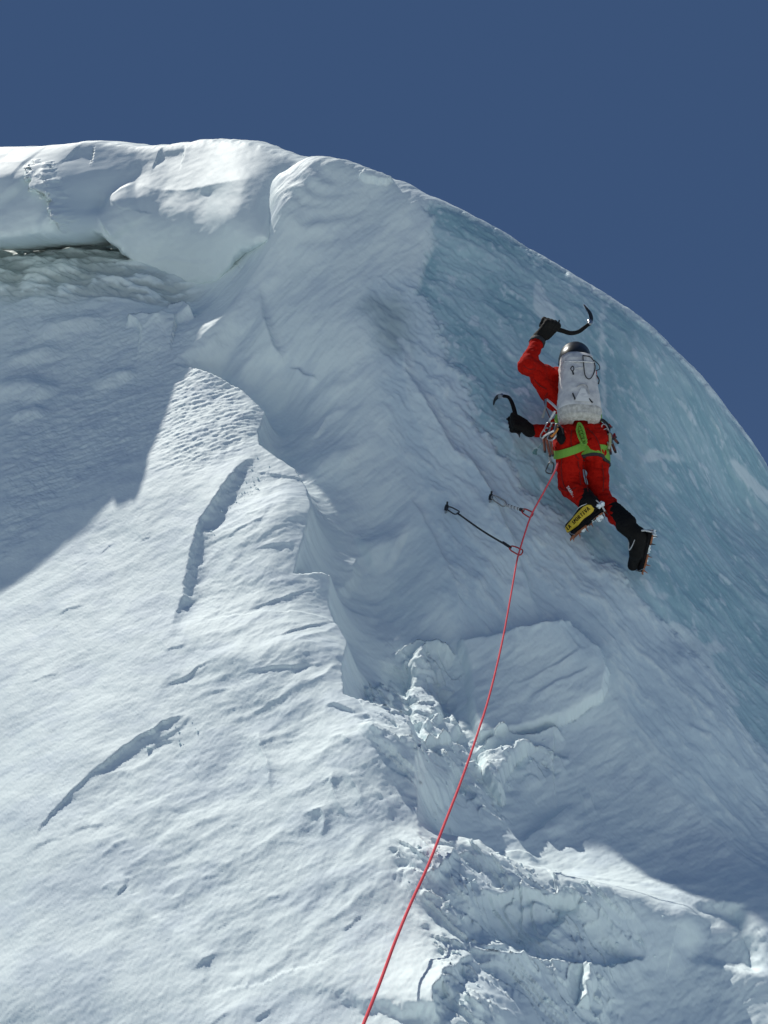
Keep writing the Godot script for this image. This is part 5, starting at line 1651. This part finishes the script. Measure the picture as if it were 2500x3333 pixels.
func build_gear(B: Array):
	# upper axe, mid swing
	make_tool("ice axe raised above the helmet in the upper glove", [Vector3(1.106, 6.101, -5.230), Vector3(1.144, 6.106, -5.250), Vector3(1.236, 6.120, -5.300), Vector3(1.307, 6.137, -5.348), Vector3(1.374, 6.184, -5.390), Vector3(1.425, 6.236, -5.407), Vector3(1.464, 6.278, -5.416)], Vector3(1.476, 6.302, -5.414), [Vector3(1.476, 6.297, -5.418), Vector3(1.487, 6.336, -5.418), Vector3(1.481, 6.381, -5.415), Vector3(1.464, 6.430, -5.421), Vector3(1.450, 6.475, -5.430)], Vector3(1.212, 6.141, -5.277), Vector3(0.1, -0.55, 0.85))
	# lower axe, placed in the ice
	make_tool("ice axe hooked into the ice left of the climber's hip", [Vector3(0.945, 5.522, -5.691), Vector3(0.938, 5.605, -5.690), Vector3(0.926, 5.722, -5.692), Vector3(0.913, 5.803, -5.703), Vector3(0.897, 5.868, -5.734), Vector3(0.870, 5.905, -5.771)], Vector3(0.844, 5.928, -5.804), [Vector3(0.848, 5.931, -5.802), Vector3(0.831, 5.940, -5.831), Vector3(0.818, 5.943, -5.876), Vector3(0.816, 5.946, -5.920), Vector3(0.817, 5.949, -5.965)], Vector3(0.904, 5.642, -5.692), Vector3(0.25, -0.4, 0.88))
	# protection already placed
	var s1 := on_wall(Vector3(0.733, 5.079, -5.791), 0.03)
	make_screw(s1, on_wall(Vector3(0.731, 5.092, -5.793), -0.1) - s1, "ice screw in the wall nearer the climber holding the striped sling", "ice screws placed in the wall", 0.16, true)
	var s2 := on_wall(Vector3(0.435, 5.102, -5.848), 0.03)
	make_screw(s2, on_wall(Vector3(0.432, 5.115, -5.851), -0.1) - s2, "ice screw in the wall further left holding the long black sling", "ice screws placed in the wall", 0.16, true)
	make_quickdraw(s1 + Vector3(0.012, 0.0, 0.03), on_wall(Vector3(0.828, 5.034, -5.783), 0.06), Vector3(0.919, 4.859, -5.624), Vector3(0.971, 4.822, -5.623), Vector3(0.2, -0.2, 1), "short quickdraw with a black and white striped sling", M.alu_grey, M.white_web, M.alu_red, 0.010, 0.0, true)
	make_quickdraw(s2 + Vector3(0.01, 0.0, 0.03), on_wall(Vector3(0.506, 5.013, -5.810), 0.06), Vector3(0.814, 4.562, -5.588), Vector3(0.879, 4.524, -5.586), Vector3(0.3, -0.2, 1), "long quickdraw with a thin dark sling ending in a red carabiner", M.dark_steel, M.black_web, M.alu_red, 0.0075, 0.012)
	# racked on the harness, climber's left hip
	var lab := ["screw hanging outermost on the left gear loops", "screw hanging in the middle of the left gear loops", "screw hanging innermost on the left gear loops"]
	var at := [Vector3(1.054, 5.279, -5.381), Vector3(1.069, 5.263, -5.368), Vector3(1.092, 5.252, -5.363)]
	var to := [Vector3(1.058, 5.183, -5.402), Vector3(1.088, 5.146, -5.401), Vector3(1.107, 5.151, -5.398)]
	for k in 3:
		make_screw(at[k], to[k] - at[k], "bronze ice " + lab[k], "ice screws racked on the harness", (to[k] - at[k]).length())
	var rat := [Vector3(1.488, 5.345, -5.401), Vector3(1.484, 5.275, -5.407), Vector3(1.504, 5.291, -5.421)]
	var rto := [Vector3(1.548, 5.259, -5.416), Vector3(1.491, 5.173, -5.408), Vector3(1.526, 5.192, -5.420)]
	var rlab := ["bronze ice screw sticking out furthest right from the harness", "bronze ice screw hanging closest to the right leg loop", "bronze ice screw hanging beside the right hip, middle of three"]
	for k in 3:
		make_screw(rat[k], rto[k] - rat[k], rlab[k], "ice screws racked on the harness", (rto[k] - rat[k]).length())
	# carabiners crowding the gear loops
	var cl := [[1188,912,6.52,1180,934,6.50,0], [1197,914,6.48,1192,938,6.47,1], [1205,915,6.46,1203,940,6.45,1], [1183,926,6.50,1172,946,6.50,0], [1199,930,6.46,1187,950,6.45,0], [1193,920,6.48,1184,944,6.47,2], [1208,922,6.45,1211,944,6.45,2]]
	var words := ["outermost silver", "upper grey", "inner grey", "lowest silver", "lower silver", "middle black", "innermost black"]
	var pts := [[Vector3(1.100, 5.376, -5.349), Vector3(1.072, 5.306, -5.366)], [Vector3(1.121, 5.347, -5.319), Vector3(1.104, 5.278, -5.347)], [Vector3(1.142, 5.333, -5.304), Vector3(1.134, 5.261, -5.334)], [Vector3(1.081, 5.327, -5.354), Vector3(1.048, 5.274, -5.384)], [Vector3(1.123, 5.293, -5.327), Vector3(1.085, 5.235, -5.349)], [Vector3(1.109, 5.331, -5.328), Vector3(1.080, 5.262, -5.357)], [Vector3(1.149, 5.309, -5.307), Vector3(1.158, 5.251, -5.340)]]
	for k in 7:
		var c := thing("carabiner", pts[k][0], words[k] + " carabiner on the left gear loops", "carabiner", "carabiners on the harness")
		along(put("frame", carabiner_mesh(0.078, 0.038, 0.0045), [M.steel, M.alu_grey, M.dark_steel][cl[k][6]], c), Vector3.ZERO, pts[k][1] - pts[k][0], Vector3(0.5 - 0.2 * k, -0.2, 1))
	var rp := [[Vector3(1.440, 5.381, -5.357), Vector3(1.465, 5.339, -5.382)], [Vector3(1.453, 5.360, -5.358), Vector3(1.481, 5.306, -5.389)], [Vector3(1.468, 5.333, -5.373), Vector3(1.488, 5.274, -5.384)], [Vector3(1.481, 5.306, -5.389), Vector3(1.492, 5.237, -5.394)]]
	var rw := ["topmost black", "upper silver", "lower silver", "lowest grey"]
	for k in 4:
		var c := thing("carabiner", rp[k][0], rw[k] + " carabiner on the right gear loops", "carabiner", "carabiners on the harness")
		along(put("frame", carabiner_mesh(0.075, 0.038, 0.0045), [M.dark_steel, M.steel, M.steel, M.alu_grey][k], c), Vector3.ZERO, rp[k][1] - rp[k][0], Vector3(-0.6 + 0.3 * k, -0.2, 1))
	var lc := thing("cord_loop", Vector3(1.436, 5.398, -5.359), "stiff black cord loop bulging from the right gear loop", "cord")
	put_at("cord", tube(smooth_path([Vector3(1.421, 5.389, -5.352), Vector3(1.448, 5.403, -5.356), Vector3(1.473, 5.390, -5.364), Vector3(1.494, 5.366, -5.378), Vector3(1.495, 5.333, -5.385), Vector3(1.483, 5.317, -5.394)], 6), 0.0075, 8), M.black_web, lc)
	var sl := thing("sling", Vector3(1.486, 5.258, -5.382), "pale yellow-green sling hanging at the right hip", "sling")
	put_at("webbing", tube(smooth_path([Vector3(1.491, 5.300, -5.369), Vector3(1.490, 5.239, -5.382), Vector3(1.478, 5.194, -5.396)], 6), 0.010, 6, false, 0.35, Vector3(0, 0, 1)), matte("sage_webbing", Color(0.36, 0.38, 0.22), 0.8), sl)
	put_at("loop", tube(smooth_path([Vector3(1.455, 5.290, -5.375), Vector3(1.440, 5.258, -5.382), Vector3(1.447, 5.220, -5.392), Vector3(1.469, 5.210, -5.398), Vector3(1.477, 5.244, -5.390)], 6), 0.004, 6), matte("yellow_cord", Color(0.35, 0.30, 0.06), 0.8), sl)
	var os := thing("sling", Vector3(1.100, 5.267, -5.331), "orange sling among the gear on the left hip", "sling")
	put_at("webbing", tube(smooth_path([Vector3(1.139, 5.289, -5.295), Vector3(1.118, 5.261, -5.311), Vector3(1.093, 5.245, -5.332)], 6), 0.007, 6, false, 0.4, Vector3(0, 0, 1)), M.orange_web, os)
	var ws := thing("sling", Vector3(1.069, 5.278, -5.359), "white sling bunched on the left hip", "sling")
	put_at("webbing", tube(smooth_path([Vector3(1.114, 5.279, -5.312), Vector3(1.084, 5.278, -5.336), Vector3(1.057, 5.273, -5.362), Vector3(1.045, 5.266, -5.389)], 6), 0.007, 6, false, 0.4, Vector3(0, 0, 1)), M.white_web, ws)
	put_at("webbing", tube(smooth_path([Vector3(1.126, 5.253, -5.327), Vector3(1.111, 5.235, -5.338), Vector3(1.091, 5.233, -5.351)], 6), 0.006, 6, false, 0.4, Vector3(0, 0, 1)), M.white_web, ws)
	var pouch := thing("gear_pouch", Vector3(1.155, 5.275, -5.326), "small black pouch hanging over the left leg loop", "pouch")
	put_at("bag", bone_mesh([[Vector3(1.156, 5.299, -5.335), 0.030, Vector3(1.161, 5.240, -5.346), 0.028], [Vector3(1.161, 5.240, -5.346), 0.026, Vector3(1.164, 5.219, -5.358), 0.014]], 0.008, 0.02, 0.005, 30.0, 3), M.black, pouch)
	put_at("clip", tube(PackedVector3Array([Vector3(1.151, 5.342, -5.322), Vector3(1.156, 5.310, -5.329)]), 0.006, 6), M.black_web, pouch)
	# spare quickdraw dangling below the left hip
	var qd := thing("quickdraw", Vector3(1.091, 5.143, -5.402), "spare quickdraw dangling below the left hip with a black carabiner", "quickdraw")
	put_at("sling", tube(smooth_path([Vector3(1.082, 5.162, -5.392), Vector3(1.088, 5.125, -5.413), Vector3(1.100, 5.093, -5.431)], 6), 0.009, 6, false, 0.4, Vector3(0, 0, 1)), M.alu_grey, qd)
	along(put("carabiner", carabiner_mesh(0.078, 0.042, 0.0048), M.dark_steel, qd), Vector3(1.100, 5.104, -5.425) - qd.position, Vector3(1.078, 5.043, -5.448) - qd.position, Vector3(0.1, -0.1, 1))
	# cord bundle on the back of the harness
	var cb := thing("cord_bundle", Vector3(1.275, 5.295, -5.303), "coiled lime green cord clipped to the back of the harness", "cord")
	var coil := []
	for k in 34:
		var f := k / 33.0
		var c: Vector3 = Vector3(1.282, 5.320, -5.312).lerp(Vector3(1.306, 5.194, -5.315), f)
		coil.append(c + Vector3(0.016 * cos(k * 2.1), 0.004 * sin(k * 1.3), 0.012 * sin(k * 2.1)))
	put_at("cord", tube(smooth_path(coil, 4), 0.006, 6), M.green, cb)
	put_at("outer_loop", tube(smooth_path([Vector3(1.271, 5.319, -5.300), Vector3(1.261, 5.276, -5.302), Vector3(1.273, 5.212, -5.305), Vector3(1.291, 5.172, -5.310), Vector3(1.312, 5.178, -5.307), Vector3(1.309, 5.228, -5.296), Vector3(1.297, 5.297, -5.290), Vector3(1.280, 5.330, -5.294), Vector3(1.271, 5.319, -5.300)], 6), 0.0075, 6), M.green, cb)
	# fabric tag on a thin cord
	var tg := thing("cord_tag", Vector3(1.008, 5.208, -5.445), "small teal tag hanging on a thin cord left of the hip", "tag")
	put_at("cord", tube(smooth_path([Vector3(1.054, 5.258, -5.394), Vector3(1.036, 5.232, -5.409), Vector3(1.016, 5.221, -5.426)], 5), 0.0025, 5), M.teal, tg)
	put_at("tag", bone_mesh([[Vector3(1.007, 5.211, -5.433), 0.010, Vector3(0.994, 5.197, -5.440), 0.013], [Vector3(0.994, 5.211, -5.433), 0.006, Vector3(1.007, 5.187, -5.446), 0.007]], 0.004, 0.006), M.teal, tg)

func build_rope():
	var p := [Vector3(1.192, 5.237, -5.545), Vector3(1.149, 5.131, -5.490), Vector3(1.127, 5.078, -5.498), Vector3(1.046, 4.946, -5.562), Vector3(0.970, 4.819, -5.612), Vector3(0.911, 4.663, -5.599), Vector3(0.866, 4.527, -5.573), Vector3(0.836, 4.425, -5.528), Vector3(0.749, 4.067, -5.342), Vector3(0.659, 3.713, -5.131), Vector3(0.546, 3.324, -4.870), Vector3(0.447, 3.035, -4.645), Vector3(0.343, 2.753, -4.415), Vector3(0.252, 2.524, -4.201), Vector3(0.173, 2.327, -4.014), Vector3(0.100, 2.165, -3.854), Vector3(0.041, 2.022, -3.705), Vector3(-0.011, 1.883, -3.578), Vector3(-0.064, 1.750, -3.447), Vector3(-0.126, 1.591, -3.284), Vector3(-0.248, 1.256, -2.855), Vector3(-0.317, 1.009, -2.074)]
	var o := thing("climbing_rope", Vector3(0.863, 4.527, -5.573), "red climbing rope running from the climber's harness down towards the viewer", "rope")
	var path := smooth_path(p, 12)
	put_at("sheath", tube(path, 0.0056, 8), M.rope, o)
	# the other strand pressed against the main one below the lower quickdraw is seen as a thin twist
